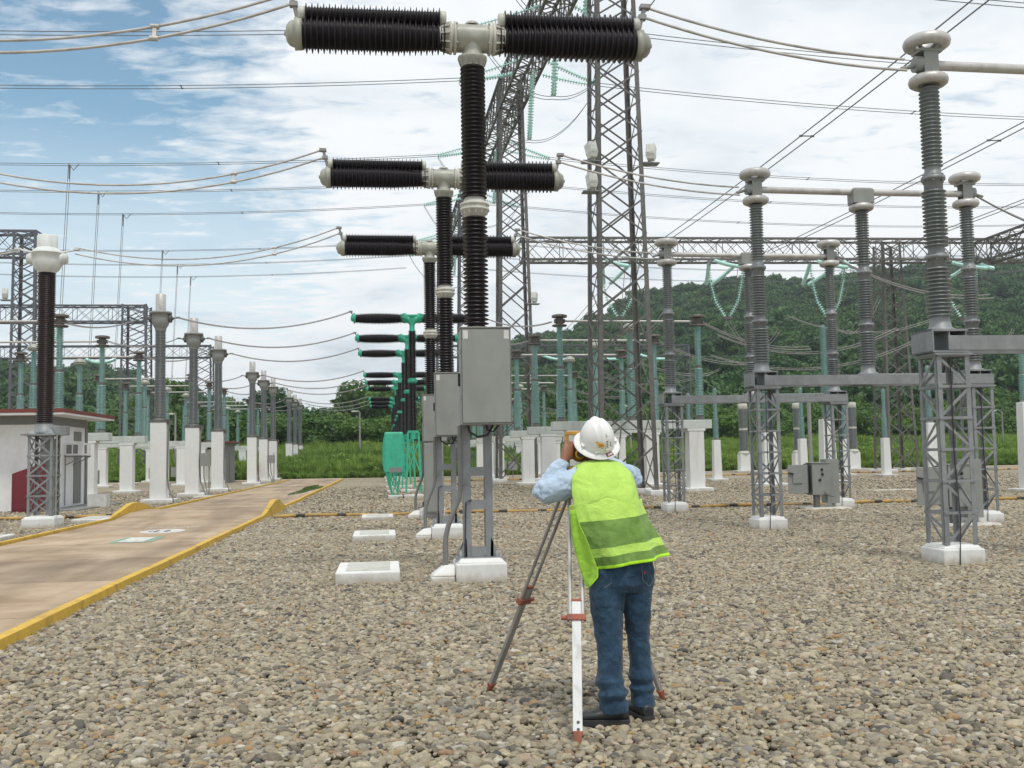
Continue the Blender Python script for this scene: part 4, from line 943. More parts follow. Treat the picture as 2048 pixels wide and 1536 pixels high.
b = MB(); b.add([(-.47,-.3,0),(.47,-.3,0),(.47,.4,0),(-.47,.4,0),(-.47,-.3,1.22),(.47,-.3,1.55),(.47,.4,1.55),(-.47,.4,1.22)], [(0,3,2,1),(4,5,6,7),(0,1,5,4),(1,2,6,5),(2,3,7,6),(3,0,4,7)]); b.build('body', M['red'], r, bevel=.02)
b = MB(); b.box(-.43, .43, -.315, -.302, .1, 1.15); b.build('door', M['red'], r)
r = thing('fire_extinguisher', 'wheeled fire extinguisher with grey top cut by the left picture edge', 'fire extinguisher', G(2, 1022).to_3d())
b = MB(); b.lathe([(.16, .15), (.18, .2), (.18, .95), (.1, 1.1)], 16); b.build('cylinder', M['red'], r); b = MB(); b.lathe([(.2, 1.05), (.24, 1.5), (.2, 1.58)], 14); b.build('hood', M['paint_grey'], r); b = MB(); b.tube([(-.22,0,.15), (.22,0,.15)], .15, 14); b.build('wheel', M['rubber'], r)
# far hut behind the grey transformers
r = thing('pump_house', 'far grey-white hut with red roof edge behind the grey transformers', 'building', (-12.6, 73, 0))
b = MB(); b.box(-1.6, 1.6, -2, 2, 0, 2.75); b.build('wall', M['wall_white'], r); b = MB(); b.box(-2.0, 2.0, -2.5, 2.5, 2.75, 2.86); b.build('roof', M['red_roof'], r)
b = MB(); b.box(-1.62, -1.45, -2.03, -1.9, 0, 2.75); b.box(1.4, 1.62, -2.03, 2.03, 0, 2.75); b.box(-1.6, 1.6, -2.02, -2, 2.3, 2.75); b.build('concrete_frame', M['wall_grey'], r)
b = MB(); b.box(-.55, .75, -2.6, -2.0, .05, 2.1); b.lathe([(.01, 0), (.3, .0), (.3, 1.3), (.01, 1.3)], 14, (-.55, -2.3, 2.05), (1, 0, 0)); b.build('tank', M['flange_white'], r)
b = MB(); b.box(1.62, 1.66, -.6, .4, .1, 2.1); b.build('door', M['wall_grey'], r)
r = thing('fire_extinguisher', 'large red extinguisher cylinder standing between the grey transformers', 'fire extinguisher', (-8.9, 69.5, 0)); b = MB(); b.lathe([(.3, 0), (.3, 1.15), (.22, 1.25)], 16); b.build('cylinder', M['red'], r); b = MB(); b.lathe([(.22, 1.25), (.24, 1.5), (.1, 1.56)], 12); b.build('cap', M['label_white'], r)
r = thing('oil_drum', 'teal drum at the end of the transformer row near the grass', 'drum', (-8.9, 93, 0)); b = MB(); b.lathe([(.75, 0), (.78, .05), (.75, .1), (.75, .8), (.78, .85), (.75, .9), (.75, 1.5), (.3, 1.52)], 20); b.build('body', M['teal'], r); b = MB(); b.lathe([(.15, 1.52), (.15, 1.75)], 10); b.build('cap', M['teal'], r)
r = thing('litter_crate', 'pale crate with blue and red contents by the white building', 'crate', (-9.75, 35.8, 0)); b = MB(); b.box(-.3, .3, -.25, .25, 0, .04); b.box(-.3, .3, -.26, -.24, 0, .45); b.box(-.3, .3, .24, .26, 0, .45); b.box(-.31, -.29, -.24, .24, 0, .45); b.box(.29, .31, -.24, .24, 0, .45); b.build('box', M['label_white'], r); b = MB(); b.tube([(-.1,0,.04), (-.1,0,.3)], .1, 10); b.build('bottle', M['red'], r)
# lamp posts
def lamp(label, p, h, arm=.9, m_='wood_pole'):
    r = thing('lamp_post', label, 'lamp post', p, 'lamp posts outside the yard'); s = h/9; b = MB(); b.tube([(0,0,0), (0,0,h)], [.2*s, .12*s], 8); b.build('pole', M[m_], r)
    b = MB(); b.tube([(0,0,h-.1), (-arm*.5, 0, h+.15), (-arm, 0, h+.1)], .05, 6); b.build('arm', M[m_], r); b = MB(); b.cbox((-arm-.25, 0, h+.08), .6, .25, .15); b.build('lamp_head', M['sky_lamp'], r, bevel=.03)
lamp('lamp post on the grass left of the teal breakers', (-2.55, 98, .6), 5.4, .25)
lamp('lamp post behind the grass at the far right', AT(2009, 930, 93).xy.to_3d(), 5.1, .7, 'steel')
lamp('thin lamp post behind the grey transformers on the left', (-17.4, 86, .2), 5.2, .2)
lamp('thin lamp post in front of the woods right of the third disconnector', (23.5, 95, .5), 5.6, .3)
# fence before the woods
r = thing('wire_fence', 'low dark wire fence between the grass and the woods', 'fence', (0, 108, 0)); b = MB(); c = MB()
for x in np.arange(-60, 90, 3.0): b.tube([(x, 0, .6), (x, 0, 2.7)], .05, 5)
for z in (1.3, 1.6, 1.9, 2.2, 2.5): c.bar((-60, 0, z), (90, 0, z), .05, .05)
b.build('fence_posts', M['steel_far'], r); c.build('fence_wires', M['steel_far'], r)
# far roof on the wooded slope
r = thing('hill_shelter', 'small grey roofed shelter among the trees on the left slope of the hill', 'building', AT(690, 832, 200)); b = MB()
b.add([(-2.5,-2,0),(3,-2,.9),(3,2,.9),(-2.5,2,0),(-2.5,-2,.15),(3,-2,1.05),(3,2,1.05),(-2.5,2,.15)], [(0,3,2,1),(4,5,6,7),(0,1,5,4),(1,2,6,5),(2,3,7,6),(3,0,4,7)]); b.build('roof', M['steel'], r); b = MB(); b.box(-2, 2.6, -1.5, 1.5, -4, .1); b.build('wall', M['steel_far'], r)

# ------------------------------------------------------------------ vegetation
def leafmat(name, cols, rough=.55, tr=.25):
    m = bpy.data.materials.new(name); m.use_nodes = True; t = m.node_tree; b = t.nodes['Principled BSDF']
    oi = N(t, 'ShaderNodeObjectInfo'); gi = N(t, 'ShaderNodeNewGeometry')
    pn = noise(t, gi.outputs['Position'], .09, 4, .6); pf = math_(t, 'MULTIPLY', math_(t, 'SUBTRACT', pn.outputs[0], .3), 2.2, True)
    a = math_(t, 'ADD', math_(t, 'ADD', math_(t, 'MULTIPLY', oi.outputs['Random'], .42), math_(t, 'MULTIPLY', gi.outputs['Random Per Island'], .22)), math_(t, 'MULTIPLY', pf, .36))
    r = ramp(t, a, [(i/(len(cols)-1), c) for i, c in enumerate(cols)]); L(t, r.outputs[0], b.inputs['Base Color']); b.inputs['Roughness'].default_value = rough
    b.inputs['Specular IOR Level'].default_value = .3
    ts = N(t, 'ShaderNodeBsdfTranslucent'); L(t, r.outputs[0], ts.inputs[0]); mx_ = N(t, 'ShaderNodeMixShader'); mx_.inputs[0].default_value = tr
    L(t, b.outputs[0], mx_.inputs[1]); L(t, ts.outputs[0], mx_.inputs[2]); L(t, mx_.outputs[0], t.nodes['Material Output'].inputs[0]); return m
M['leaf_hill'] = leafmat('leaf_hill', [(.020, .055, .018), (.040, .098, .028), (.066, .145, .034), (.13, .22, .048)])
M['leaf_mid'] = leafmat('leaf_mid', [(.036, .085, .018), (.062, .135, .024), (.095, .18, .030), (.15, .24, .045)])
M['leaf_grass'] = leafmat('leaf_grass', [(.09, .17, .035), (.16, .265, .05), (.24, .36, .07), (.34, .42, .14)], tr=.35)
M['bark'] = mat('bark', (.16, .13, .10), .9, bump=.4)
def crown(name, seed, nb, nl, ls, m_, flat=.8, trunk=True, spread=1.0):
    rg = np.random.default_rng(seed); b = MB(); blobs = []
    for k in range(nb):
        th = rg.uniform(0, 6.28); rr = math.sqrt(rg.uniform(0, 1))*.62*spread; blobs.append((rr*math.cos(th), rr*math.sin(th), rg.uniform(.35, 1.05)*flat+ (1-rr)*.25, rg.uniform(.24, .42)))
    for k in range(nl):
        cx_, cy, cz, cr_ = blobs[rg.integers(0, nb)]
        d = rg.normal(0, 1, 3); d /= np.linalg.norm(d); 
        if d[2] < -.35: d[2] *= -.6
        rad = cr_*rg.uniform(.72, 1.08); p = Vector((cx_+d[0]*rad, cy+d[1]*rad, cz+d[2]*rad*.8))
        nrm = Vector(d*.8+rg.normal(0, .45, 3)).normalized(); u = nrm.cross(Vector(rg.normal(0, 1, 3))).normalized(); v = nrm.cross(u); s = ls*rg.uniform(.6, 1.35)
        b.add([p-u*s, p+v*s*.55, p+u*s, p-v*s*.55], [(0,1,2,3)])
    if trunk:
        b.cur = 1; b.tube([(0,0,-.6), (.02,.01,.2), (.05,0,.55)], [.06, .045, .02], 6, False)
        for k in range(4):
            x = blobs[k % nb]; b.tube([(.02,0,.15+.08*k), (x[0]*.6, x[1]*.6, x[2]*.6+.1), (x[0], x[1], x[2])], [.03, .02, .008], 5, False)
    return loose(name, b, [m_, M['bark']])
hill_c = [crown('tree_form', 10+k, 6+k, 850, .085, M['leaf_hill'], .72) for k in range(5)]
mid_c = [crown('tree_form', 30+k, 9, 2300, .052, M['leaf_mid'], .8) for k in range(5)]
# wooded hill
pts = []; scl = []
def add_tree(x, y, s, zo=-.3): pts.append((x, y, hills(x, y)+s*zo*.5)); scl.append((s*rng.uniform(.85, 1.2), s*rng.uniform(.85, 1.2), s*rng.uniform(.8, 1.15)))
n = 17000; Y = rng.uniform(0, 1, n)**.8*(485-140)+140; A = rng.uniform(-.72, .95, n)
for x, y in zip(A*Y, Y):
    if rng.random() < y/485*1.0: add_tree(x, y, rng.uniform(2.6, 5.0)*math.exp(rng.normal(0, .27)))
n = len(pts)
tag(scatter('hill_forest', pts, scl, np.stack([rng.normal(0, .06, n), rng.normal(0, .06, n), rng.uniform(0, 6.28, n)], 1), rng.integers(0, 5, n), hill_c), label='dense green woods covering the hills behind the yard', cat='forest', kind='stuff')
# bushes and trees between grass and hill
pts = []; scl = []
n = 1500; Y = rng.uniform(114, 152, n); X = rng.uniform(-.62, .85, n)*Y
for x, y in zip(X, Y): add_tree(x, y, rng.uniform(1.8, 4.3)*(1.0 if x/y > -.06 else 1.12))
n = len(pts)
tag(scatter('bush_belt', pts, scl, np.stack([rng.normal(0, .06, n), rng.normal(0, .06, n), rng.uniform(0, 6.28, n)], 1), rng.integers(0, 5, n), mid_c), label='dense belt of bushes and low trees behind the fence', cat='bushes', kind='stuff')
# tall grass and weeds
tuft = []
for k in range(4):
    rg = np.random.default_rng(60+k); b = MB()
    for i in range(70):
        th = rg.uniform(0, 6.28); r0 = rg.uniform(0, .28); h = rg.uniform(.3, 1.0); le = rg.uniform(.1, .45); w_ = rg.uniform(.02, .05)
        p = Vector((r0*math.cos(th), r0*math.sin(th), 0)); d = Vector((math.cos(th), math.sin(th), 0)); s = Vector((-math.sin(th), math.cos(th), 0))*w_
        b.add([p-s, p+s, p+d*le*.4+s*.8+Vector((0,0,h*.6)), p+d*le*.4-s*.8+Vector((0,0,h*.6)), p+d*le+Vector((0,0,h))], [(0,1,2,3), (3,2,4)])
    tuft.append(loose('grass_tuft', b, M['leaf_grass']))
weed = [crown('weed_form', 80+k, 5, 260, .11, M['leaf_grass'], .7, False) for k in range(3)]
pts = []; scl = []; idx = []
n = 19000; Y = rng.uniform(0, 1, n)**1.3*35+79.0; X = rng.uniform(-.55, .80, n)*Y
for x, y in zip(X, Y):
    wd = rng.random() < .2
    s = rng.uniform(.7, 1.5) if not wd else rng.uniform(.5, 1.2)
    s *= .75+.5*(math.sin(x*.35)*math.sin(y*.5+x*.1)*.5+.5)
    if y < 80.5: s *= .6
    pts.append((x, y, hills(x, y)-.05)); scl.append((s, s, s*(.9 if wd else 1))); idx.append(rng.integers(4, 7) if wd else rng.integers(0, 4))
n = len(pts)
tag(scatter('grass', pts, scl, np.stack([rng.normal(0, .1, n), rng.normal(0, .1, n), rng.uniform(0, 6.28, n)], 1), idx, tuft+weed), label='bright green tall grass and weeds beyond the gravel', cat='grass', kind='stuff')
# a few trees that stand out
def tree(label, p, s, seed, m_):
    r = thing('tree', label, 'tree', p, 'single trees standing out of the woods'); rg = np.random.default_rng(seed)
    c = crown('tmp', seed, 9, 2600, .05, M[m_], .8, False); me = c.data; me.transform(Matrix.Scale(s, 4)); o = bpy.data.objects.new('crown', me); C.objects.link(o); o.parent = r; o.location = (0, 0, s*.15)
    b = MB(); b.tube([(0,0,-.5), (.02*s,0,s*.4), (0,0,s*.8)], [.05*s, .035*s, .01*s], 8)
    for k in range(6):
        th = k*1.05+rg.uniform(0, .5); b.tube([(0,0,s*(.3+.07*k)), (math.cos(th)*.25*s, math.sin(th)*.25*s, s*(.5+.07*k)), (math.cos(th)*.45*s, math.sin(th)*.45*s, s*(.7+.06*k))], [.025*s, .015*s, .005*s], 5)
    b.build('trunk', M['bark'], r)
def gp(px, Y): 
    v = AT(px, 900, Y); return Vector((v.x, Y, hills(v.x, Y)))
tree('tree standing above the treeline left of the teal breakers', gp(722, 150), 7.5, 101, 'leaf_mid')
tree('dark round tree above the treeline behind the far transformers', gp(548, 135), 6.2, 102, 'leaf_hill')
tree('tree behind the farthest left lattice tower', gp(330, 130), 7.0, 103, 'leaf_mid')
tree('tree with a wide crown at the foot of the right hill', gp(1150, 130), 6.0, 104, 'leaf_mid')
# far blue hill
b = MB(); vs = []; K = 60
for j in range(2):
    for i in range(K+1):
        u = i/K; x = -460+u*560; z = 0
        if j: z = 12+58*math.exp(-((u-.42)/.17)**2)+26*math.exp(-((u-.75)/.12)**2)+20*math.exp(-((u-.1)/.1)**2)+2.5*math.sin(u*60)+1.5*math.sin(u*143)
        vs.append((x, 1380+(170 if j else 0), z-(5 if not j else 0)))
for i in range(K+1): u = i/K; vs.append((-460+u*560, 1750, -5))
for j in range(2):
    b.add([], [])
b.add(vs, [(j*(K+1)+i, j*(K+1)+i+1, (j+1)*(K+1)+i+1, (j+1)*(K+1)+i) for j in range(2) for i in range(K)], True)
tag(b.build('hills', mat('far_hill', (.04, .09, .03), .9, var=.4, scale=.02)), kind='structure')
# air
hz = MB(); hz.box(-1500, 1700, -60, 2000, -6, 118)
hm = bpy.data.materials.new('haze_air'); hm.use_nodes = True; t = hm.node_tree; t.nodes.clear(); o_ = N(t, 'ShaderNodeOutputMaterial'); pv_ = N(t, 'ShaderNodeVolumePrincipled'); pv_.inputs['Color'].default_value = (.80, .90, 1.0, 1); pv_.inputs['Density'].default_value = .00027; pv_.inputs['Anisotropy'].default_value = .2
L(t, pv_.outputs[0], o_.inputs['Volume']); HZ = tag(hz.build('haze', hm), kind='stuff')

# ------------------------------------------------------------------ tripod and total station
def bolt(b, p, r=.008, ax=(0,-1,0)): b.lathe([(r, 0), (r, .006)], 8, p, ax)
TP = Vector((1.115, 5.90, 1.30))
tr = thing('tripod', 'white and grey surveying tripod with rusty red clamps, in front of the surveyor', 'tripod', (TP.x, TP.y, 0))
M['tri_white'] = mat('tri_white', (.66, .68, .68), .5, var=.06, dirt=(.45, .44, .42), dscale=9); M['tri_grey'] = mat('tri_grey', (.27, .255, .24), .5, var=.1, dirt=(.18, .17, .16), dscale=9)
M['tri_red'] = mat('tri_red', (.30, .085, .05), .6, var=.25, dirt=(.16, .07, .05), dscale=12)
b = MB(); b.lathe([(.085, -.015), (.09, .0), (.09, .018), (.05, .02)], 24, (0,0,TP.z)); b.lathe([(.03, -.06), (.03, 0)], 12, (0,0,TP.z)); b.build('head_plate', M['tri_grey'], tr)
feet = [(Vector((.965, 5.19, -.01)), 'tri_white', .050, .80), (Vector((.625, 6.46, -.01)), 'tri_grey', .046, .55), (Vector((1.665, 6.05, -.01)), 'tri_grey', .046, .55)]
for fp, mname, wd, split in feet:
    f = fp-Vector((TP.x, TP.y, 0)); out = Vector((f.x, f.y, 0)).normalized(); top = out*.07+Vector((0,0,TP.z-.02)); side = Vector((-out.y, out.x, 0)); n_ = (f-top).normalized(); Ln = (f-top).length
    lg = MB(); P = lambda s: top+n_*Ln*s
    # upper pair of rods, lower panel, clamp, spike
    for sgn in (-1, 1): lg.tube([top+side*sgn*.036, P(.54)+side*sgn*.034], .0105, 10)
    lg.bar(top-side*.05, top+side*.05, .03)
    leg = lg.build('leg', M['tri_grey'] if mname != 'tri_white' else M['conductor'] if 0 else M['aluminium'], tr)
    b = MB(); s0 = .455; b.bar(P(s0), P(.945), wd, .022, up=side.cross(n_)); lower = b.build('lower_leg', M[mname], leg, bevel=.003)
    b = MB(); b.bar(P(.51), P(.535), .105, .040, up=side.cross(n_)); b.tube([P(.522)-side*.045, P(.522)-side*.085], .014, 10); b.bar(P(s0-.005), P(s0+.006), wd+.004, .026, up=side.cross(n_)); b.build('clamp', M['tri_red'], leg, bevel=.004)
    b = MB(); q0, q1 = P(.94), P(1.0); u = side*.027; v = side.cross(n_)*.018
    b.add([q0-u-v, q0+u-v, q0+u+v, q0-u+v, q1-u*.25-v*.3, q1+u*.25-v*.3, q1+u*.25+v*.3, q1-u*.25+v*.3], [(0,1,2,3),(7,6,5,4),(4,5,1,0),(5,6,2,1),(6,7,3,2),(7,4,0,3)]); b.build('foot_spike', M['tri_red'], leg, bevel=.004)
    if mname == 'tri_white':
        b = MB(); bolt(b, P(.905)+Vector((0,-.012,0))); bolt(b, P(.93)+Vector((0,-.012,0))); b.build('bolt', M['steel_dark'], leg)
M['ts_yellow'] = mat('ts_yellow', (.50, .27, .03), .4, var=.12, dirt=(.3, .18, .05), dscale=12)
ts = thing('total_station', 'yellow total station with a carrying handle on top of the tripod', 'surveying instrument', (TP.x+.03, TP.y, TP.z+.02), rotz=R(-8))
b = MB(); b.lathe([(.065, 0), (.07, .01), (.045, .015), (.045, .045), (.065, .05), (.065, .065), (.05, .07)], 20)
for k in range(3): b.lathe([(.016, .01), (.018, .05)], 10, (.05*math.cos(k*2.09), .05*math.sin(k*2.09), 0))
b.build('tribrach', M['steel_dark'], ts)
b = MB(); b.box(-.075, .075, -.055, .055, .07, .115)
for s in (-1, 1): b.box(s*.078-.018, s*.078+.018, -.05, .05, .08, .245)
b.build('yoke', M['ts_yellow'], ts, bevel=.010)
b = MB(); b.lathe([(.022, -.10), (.03, -.095), (.03, -.04), (.048, -.03), (.048, .05), (.04, .06), (.036, .09)], 20, (0,0,.185), (0,1,0)); b.lathe([(.03, -.06), (.03, .06)], 12, (0,0,.185), (1,0,0)); b.build('telescope', M['ts_yellow'], ts)
b = MB(); b.lathe([(.018, -.125), (.022, -.10)], 14, (0,0,.185), (0,1,0)); b.build('eyepiece', M['black'], ts)
b = MB()
for s in (-1, 1): b.bar((s*.078, 0, .24), (s*.074, 0, .305), .02, .026)
b.bar((-.084, 0, .31), (.084, 0, .31), .026, .024); b.build('handle', M['ts_yellow'], ts, bevel=.004)
b = MB(); b.box(-.05, .05, -.072, -.055, .078, .112); b.build('keypad', M['black'], ts, bevel=.003)

# ------------------------------------------------------------------ the surveyor
def cloth(name, col, rough=.85, weave=900, wrinkle=.5, wscale=9, var=.12, hi=None):
    m = bpy.data.materials.new(name); m.use_nodes = True; t = m.node_tree; b = t.nodes['Principled BSDF']; co = N(t, 'ShaderNodeTexCoord')
    n = noise(t, co.outputs['Object'], wscale, 5, .6, .8); r = ramp(t, n.outputs[0], [(.3, tuple(c*(1-var) for c in col)), (.7, tuple(min(1, c*(1+var)) for c in (hi or col)))]); L(t, r.outputs[0], b.inputs['Base Color'])
    b.inputs['Roughness'].default_value = rough; b.inputs['Specular IOR Level'].default_value = .2; b.inputs['Sheen Weight'].default_value = .15
    n2 = noise(t, co.outputs['Object'], wscale*1.3, 3, .5, 1.2); n3 = noise(t, co.outputs['Object'], weave, 2, .5)
    b1 = N(t, 'ShaderNodeBump'); b1.inputs['Strength'].default_value = wrinkle; b1.inputs['Distance'].default_value = .02; L(t, n2.outputs[0], b1.inputs['Height'])
    b2 = N(t, 'ShaderNodeBump'); b2.inputs['Strength'].default_value = .2; b2.inputs['Distance'].default_value = .002; L(t, n3.outputs[0], b2.inputs['Height']); L(t, b1.outputs[0], b2.inputs['Normal']); L(t, b2.outputs[0], b.inputs['Normal'])
    return m
M['denim'] = cloth('denim', (.016, .040, .073), .9, 1400, .6, 8, .28, (.031, .070, .118)); M['shirt'] = cloth('shirt', (.42, .53, .66), .8, 1200, .6, 9, .06)
M['vest'] = cloth('vest', (.40, .62, .11), .8, 700, .8, 9, .03, (.43, .66, .13)); M['vest_flap'] = cloth('vest_flap', (.30, .56, .06), .8, 700, .6, 12, .12); M['vest_edge'] = cloth('vest_edge', (.40, .76, .03), .7)
M['skin'] = mat('skin', (.24, .105, .06), .5, var=.12, scale=30); M['hair'] = mat('hair', (.015, .012, .01), .6); M['boot'] = mat('boot', (.022, .024, .028), .45, var=.3, dirt=(.12, .10, .08), dscale=14, dlo=.55, dhi=.85, bump=.2)
def meshmat():
    m = cloth('vest_mesh', (.15, .29, .05), .8, 700, .7, 9, .18, (.20, .34, .09)); t = m.node_tree; b = t.nodes['Principled BSDF']
    tb = N(t, 'ShaderNodeBsdfTransparent'); mx_ = N(t, 'ShaderNodeMixShader'); mx_.inputs[0].default_value = .22
    L(t, b.outputs[0], mx_.inputs[1]); L(t, tb.outputs[0], mx_.inputs[2]); L(t, mx_.outputs[0], t.nodes['Material Output'].inputs[0]); return m
M['vest_mesh'] = meshmat()
def loft(b, rings, n=20, cap=True):
    """rings: (centre, rx, ry, axis_x, tangent)"""
    vs = []
    for i, rg in enumerate(rings):
        c = Vector(rg[0]); rx, ry = rg[1], rg[2]
        if len(rg) > 3: t = Vector(rg[3]).normalized()
        else: t = (Vector(rings[min(i+1, len(rings)-1)][0])-Vector(rings[max(i-1, 0)][0])).normalized()
        ref = Vector((1,0,0)) if abs(t.x) < .8 else Vector((0,1,0))
        a = (ref-t*ref.dot(t)).normalized(); d = t.cross(a)
        for k in range(n):
            th = 2*math.pi*k/n; vs.append(c+a*math.cos(th)*rx+d*math.sin(th)*ry)
    m = len(rings); fs = [(i*n+k, i*n+(k+1)%n, (i+1)*n+(k+1)%n, (i+1)*n+k) for i in range(m-1) for k in range(n)]
    b.add(vs, fs, True)
    if cap: b.add(vs[:n], [tuple(reversed(range(n)))], True); b.add(vs[-n:], [tuple(range(n))], True)
def remesh(o, vox, it=6, fac=.5, disp=0.0, dscale=.08):
    m = o.modifiers.new('remesh', 'REMESH'); m.mode = 'VOXEL'; m.voxel_size = vox; m.use_smooth_shade = True
    s = o.modifiers.new('smooth', 'SMOOTH'); s.iterations = it; s.factor = fac
    if disp:
        tx = bpy.data.textures.new(o.name+'_folds', 'CLOUDS'); tx.noise_scale = dscale; tx.noise_depth = 2
        d = o.modifiers.new('folds', 'DISPLACE'); d.texture = tx; d.strength = disp; d.mid_level = .5; d.texture_coords = 'LOCAL'
PX, PY = 1.30, 5.62
def rel(l): return [(tuple(Vector(r_[0])-Vector((PX, PY, 0))),)+tuple(r_[1:]) for r_ in l]
# body: one continuous skin surface (mostly under clothes)
body = MB()
torso = [((1.315,5.62,.82), .13, .10), ((1.31,5.62,.95), .125, .095), ((1.28,5.65,1.10), .13, .10), ((1.26,5.70,1.25), .15, .105), ((1.25,5.75,1.36), .16, .09), ((1.245,5.79,1.42), .08, .07), ((1.24,5.82,1.47), .058, .06), ((1.235,5.85,1.53), .062, .068)]
loft(body, rel(torso), 18)
HC = Vector((1.215, 5.85, 1.555))
loft(body, rel([(HC+Vector((0,.0,-.10)), .035, .04, (0,0,1)), (HC+Vector((0,.01,-.07)), .06, .075, (0,0,1)), (HC+Vector((0,0,-.02)), .073, .09, (0,0,1)), (HC+Vector((0,0,.04)), .077, .097, (0,0,1)), (HC+Vector((0,0,.09)), .06, .08, (0,0,1)), (HC+Vector((0,0,.115)), .03, .04, (0,0,1))]), 18)
loft(body, rel([(HC+Vector((0,.085,.015)), .010, .008, (0,.3,-1)), (HC+Vector((0,.105,-.02)), .016, .014, (0,.3,-1)), (HC+Vector((0,.092,-.035)), .012, .008, (0,.3,-1))]), 8)   # nose
for s in (-1, 1): loft(body, rel([(HC+Vector((s*.072,-.005,-.025)), .008, .012, (0,0,1)), (HC+Vector((s*.082,-.005,0)), .009, .02, (0,0,1)), (HC+Vector((s*.076,-.005,.025)), .008, .014, (0,0,1))]), 8)
loft(body, rel([(HC+Vector((0,.088,-.058)), .02, .006, (0,1,0)), (HC+Vector((0,.094,-.06)), .022, .006, (0,1,0))]), 8)
sL, eL, wL = Vector((1.10,5.76,1.345)), Vector((.905,5.80,1.285)), Vector((1.035,5.83,1.465))
sR, eR, wR = Vector((1.40,5.78,1.365)), Vector((1.475,5.99,1.35)), Vector((1.28,6.02,1.50))
loft(body, rel([(sL+Vector((.06,0,0)), .05, .05), (sL, .05, .05), ((sL+eL)/2, .045, .045), (eL, .04, .04)]), 12)
loft(body, rel([(eL, .038, .038), ((eL+wL)/2, .035, .035), (wL, .026, .024)]), 12)
loft(body, rel([(sR-Vector((.06,0,0)), .05, .05), (sR, .05, .05), ((sR+eR)/2, .045, .045), (eR, .04, .04)]), 12)
loft(body, rel([(eR, .038, .038), ((eR+wR)/2, .035, .035), (wR, .026, .024)]), 12)
hipL, kL, aL = Vector((1.235,5.62,.80)), Vector((1.232,5.60,.44)), Vector((1.235,5.57,.10)); hipR, kR, aR = Vector((1.40,5.64,.80)), Vector((1.415,5.65,.44)), Vector((1.428,5.64,.10))
for h_, k_, a_ in ((hipL, kL, aL), (hipR, kR, aR)): loft(body, rel([(h_, .08, .085), ((h_+k_)/2, .065, .07), (k_, .05, .052), ((k_+a_)/2, .046, .05), (a_, .032, .038), (a_-Vector((0,0,.03)), .032, .04)]), 14)
# hands: palm, four fingers and a thumb, closing round the instrument
def hand(w, palm_dir, across, nrm, curl=1.0, mir=1):
    w = Vector(w); d = Vector(palm_dir).normalized(); a = Vector(across); a = (a-d*a.dot(d)).normalized(); n_ = Vector(nrm); n_ = (n_-d*n_.dot(d)-a*n_.dot(a)).normalized()
    O = Vector((PX, PY, 0))
    k0 = w; k1 = w+d*.045; k2 = w+d*.088
    # palm as ellipse rings oriented by across
    for (p0, p1, r0, r1) in ((k0-d*.01, k1, (.026,.019), (.039,.017)), (k1, k2, (.039,.017), (.038,.013))):
        vs = []
        for p, (ra, rn) in ((p0, r0), (p1, r1)):
            for k in range(12): th = k*math.pi/6; vs.append(p-O+a*math.cos(th)*ra+n_*math.sin(th)*rn)
        body.add(vs, [(k, (k+1)%12, 12+(k+1)%12, 12+k) for k in range(12)]+[tuple(reversed(range(12))), tuple(range(12, 24))], True)
    for i, (off, ln, c) in enumerate(((-.029, .068, 1.0), (-.010, .078, 1.05), (.010, .073, 1.1), (.028, .056, 1.2))):
        p = k2+a*off-d*.008; ang = .25; pts_ = [p]
        for sgm, f in enumerate((.46, .30, .24)):
            dd = d*math.cos(ang)+n_*math.sin(ang)+a*off*1.2; p = p+dd*ln*f; pts_.append(p); ang += .62*c*curl
        body.tube([q-O for q in pts_], [.0098, .009, .0082, .0065], 8)
    p = k0+d*.018-a*.028; pts_ = [p-O+a*.01, p-O-a*.014+d*.022+n_*.012, p-O-a*.016+d*.05+n_*.03, p-O-a*.006+d*.068+n_*.042]
    body.tube(pts_, [.015, .0125, .0105, .008], 8)
hand(wL+Vector((.008,0,.012)), (.35, .25, .75), (-.7, .0, .45), (.55, .65, -.1), 1.1)
hand(wR, (-.75, -.2, .35), (.2, -.1, .9), (-.3, -.8, .1), 1.0)
bo = body.build('person', M['skin']); bo.location = (PX, PY, 0); remesh(bo, .0055, 3, .4)
tag(bo, 'surveyor seen from behind in white hard hat, lime vest and jeans, bent to the instrument', 'person')
# jeans
b = MB(); loft(b, rel([((1.318,5.625,.99), .160, .115), ((1.318,5.62,.92), .172, .125), ((1.318,5.61,.84), .184, .14), ((1.318,5.61,.78), .188, .14), ((1.318,5.615,.74), .175, .115)]), 28)
loft(b, rel([((1.24,5.61,.84), .098, .125), ((1.232,5.61,.76), .103, .118), ((1.226,5.605,.66), .096, .105), ((1.228,5.60,.55), .084, .092), ((1.232,5.595,.44), .075, .082), ((1.233,5.585,.36), .071, .08), ((1.228,5.58,.28), .070, .078), ((1.226,5.575,.235), .080, .088), ((1.231,5.57,.205), .067, .074), ((1.240,5.565,.172), .088, .092), ((1.236,5.565,.142), .070, .078), ((1.243,5.565,.11), .083, .090), ((1.245,5.565,.075), .080, .090)]), 26)
loft(b, rel([((1.392,5.62,.84), .098, .125), ((1.402,5.63,.76), .098, .115), ((1.405,5.635,.66), .085, .10), ((1.408,5.64,.55), .073, .088), ((1.412,5.645,.44), .062, .078), ((1.420,5.645,.36), .061, .076), ((1.425,5.645,.29), .062, .075), ((1.422,5.645,.24), .074, .084), ((1.427,5.645,.212), .060, .070), ((1.424,5.645,.18), .076, .084), ((1.426,5.645,.15), .061, .072), ((1.428,5.645,.12), .068, .078), ((1.43,5.64,.075), .068, .080)]), 26)
je = b.build('jeans', M['denim'], bo); remesh(je, .0065, 2, .5, .015, .055)
M['stitch'] = mat('stitch', (.16, .17, .16), .9); M['tab_red'] = mat('tab_red', (.35, .04, .04), .7)
b = MB()
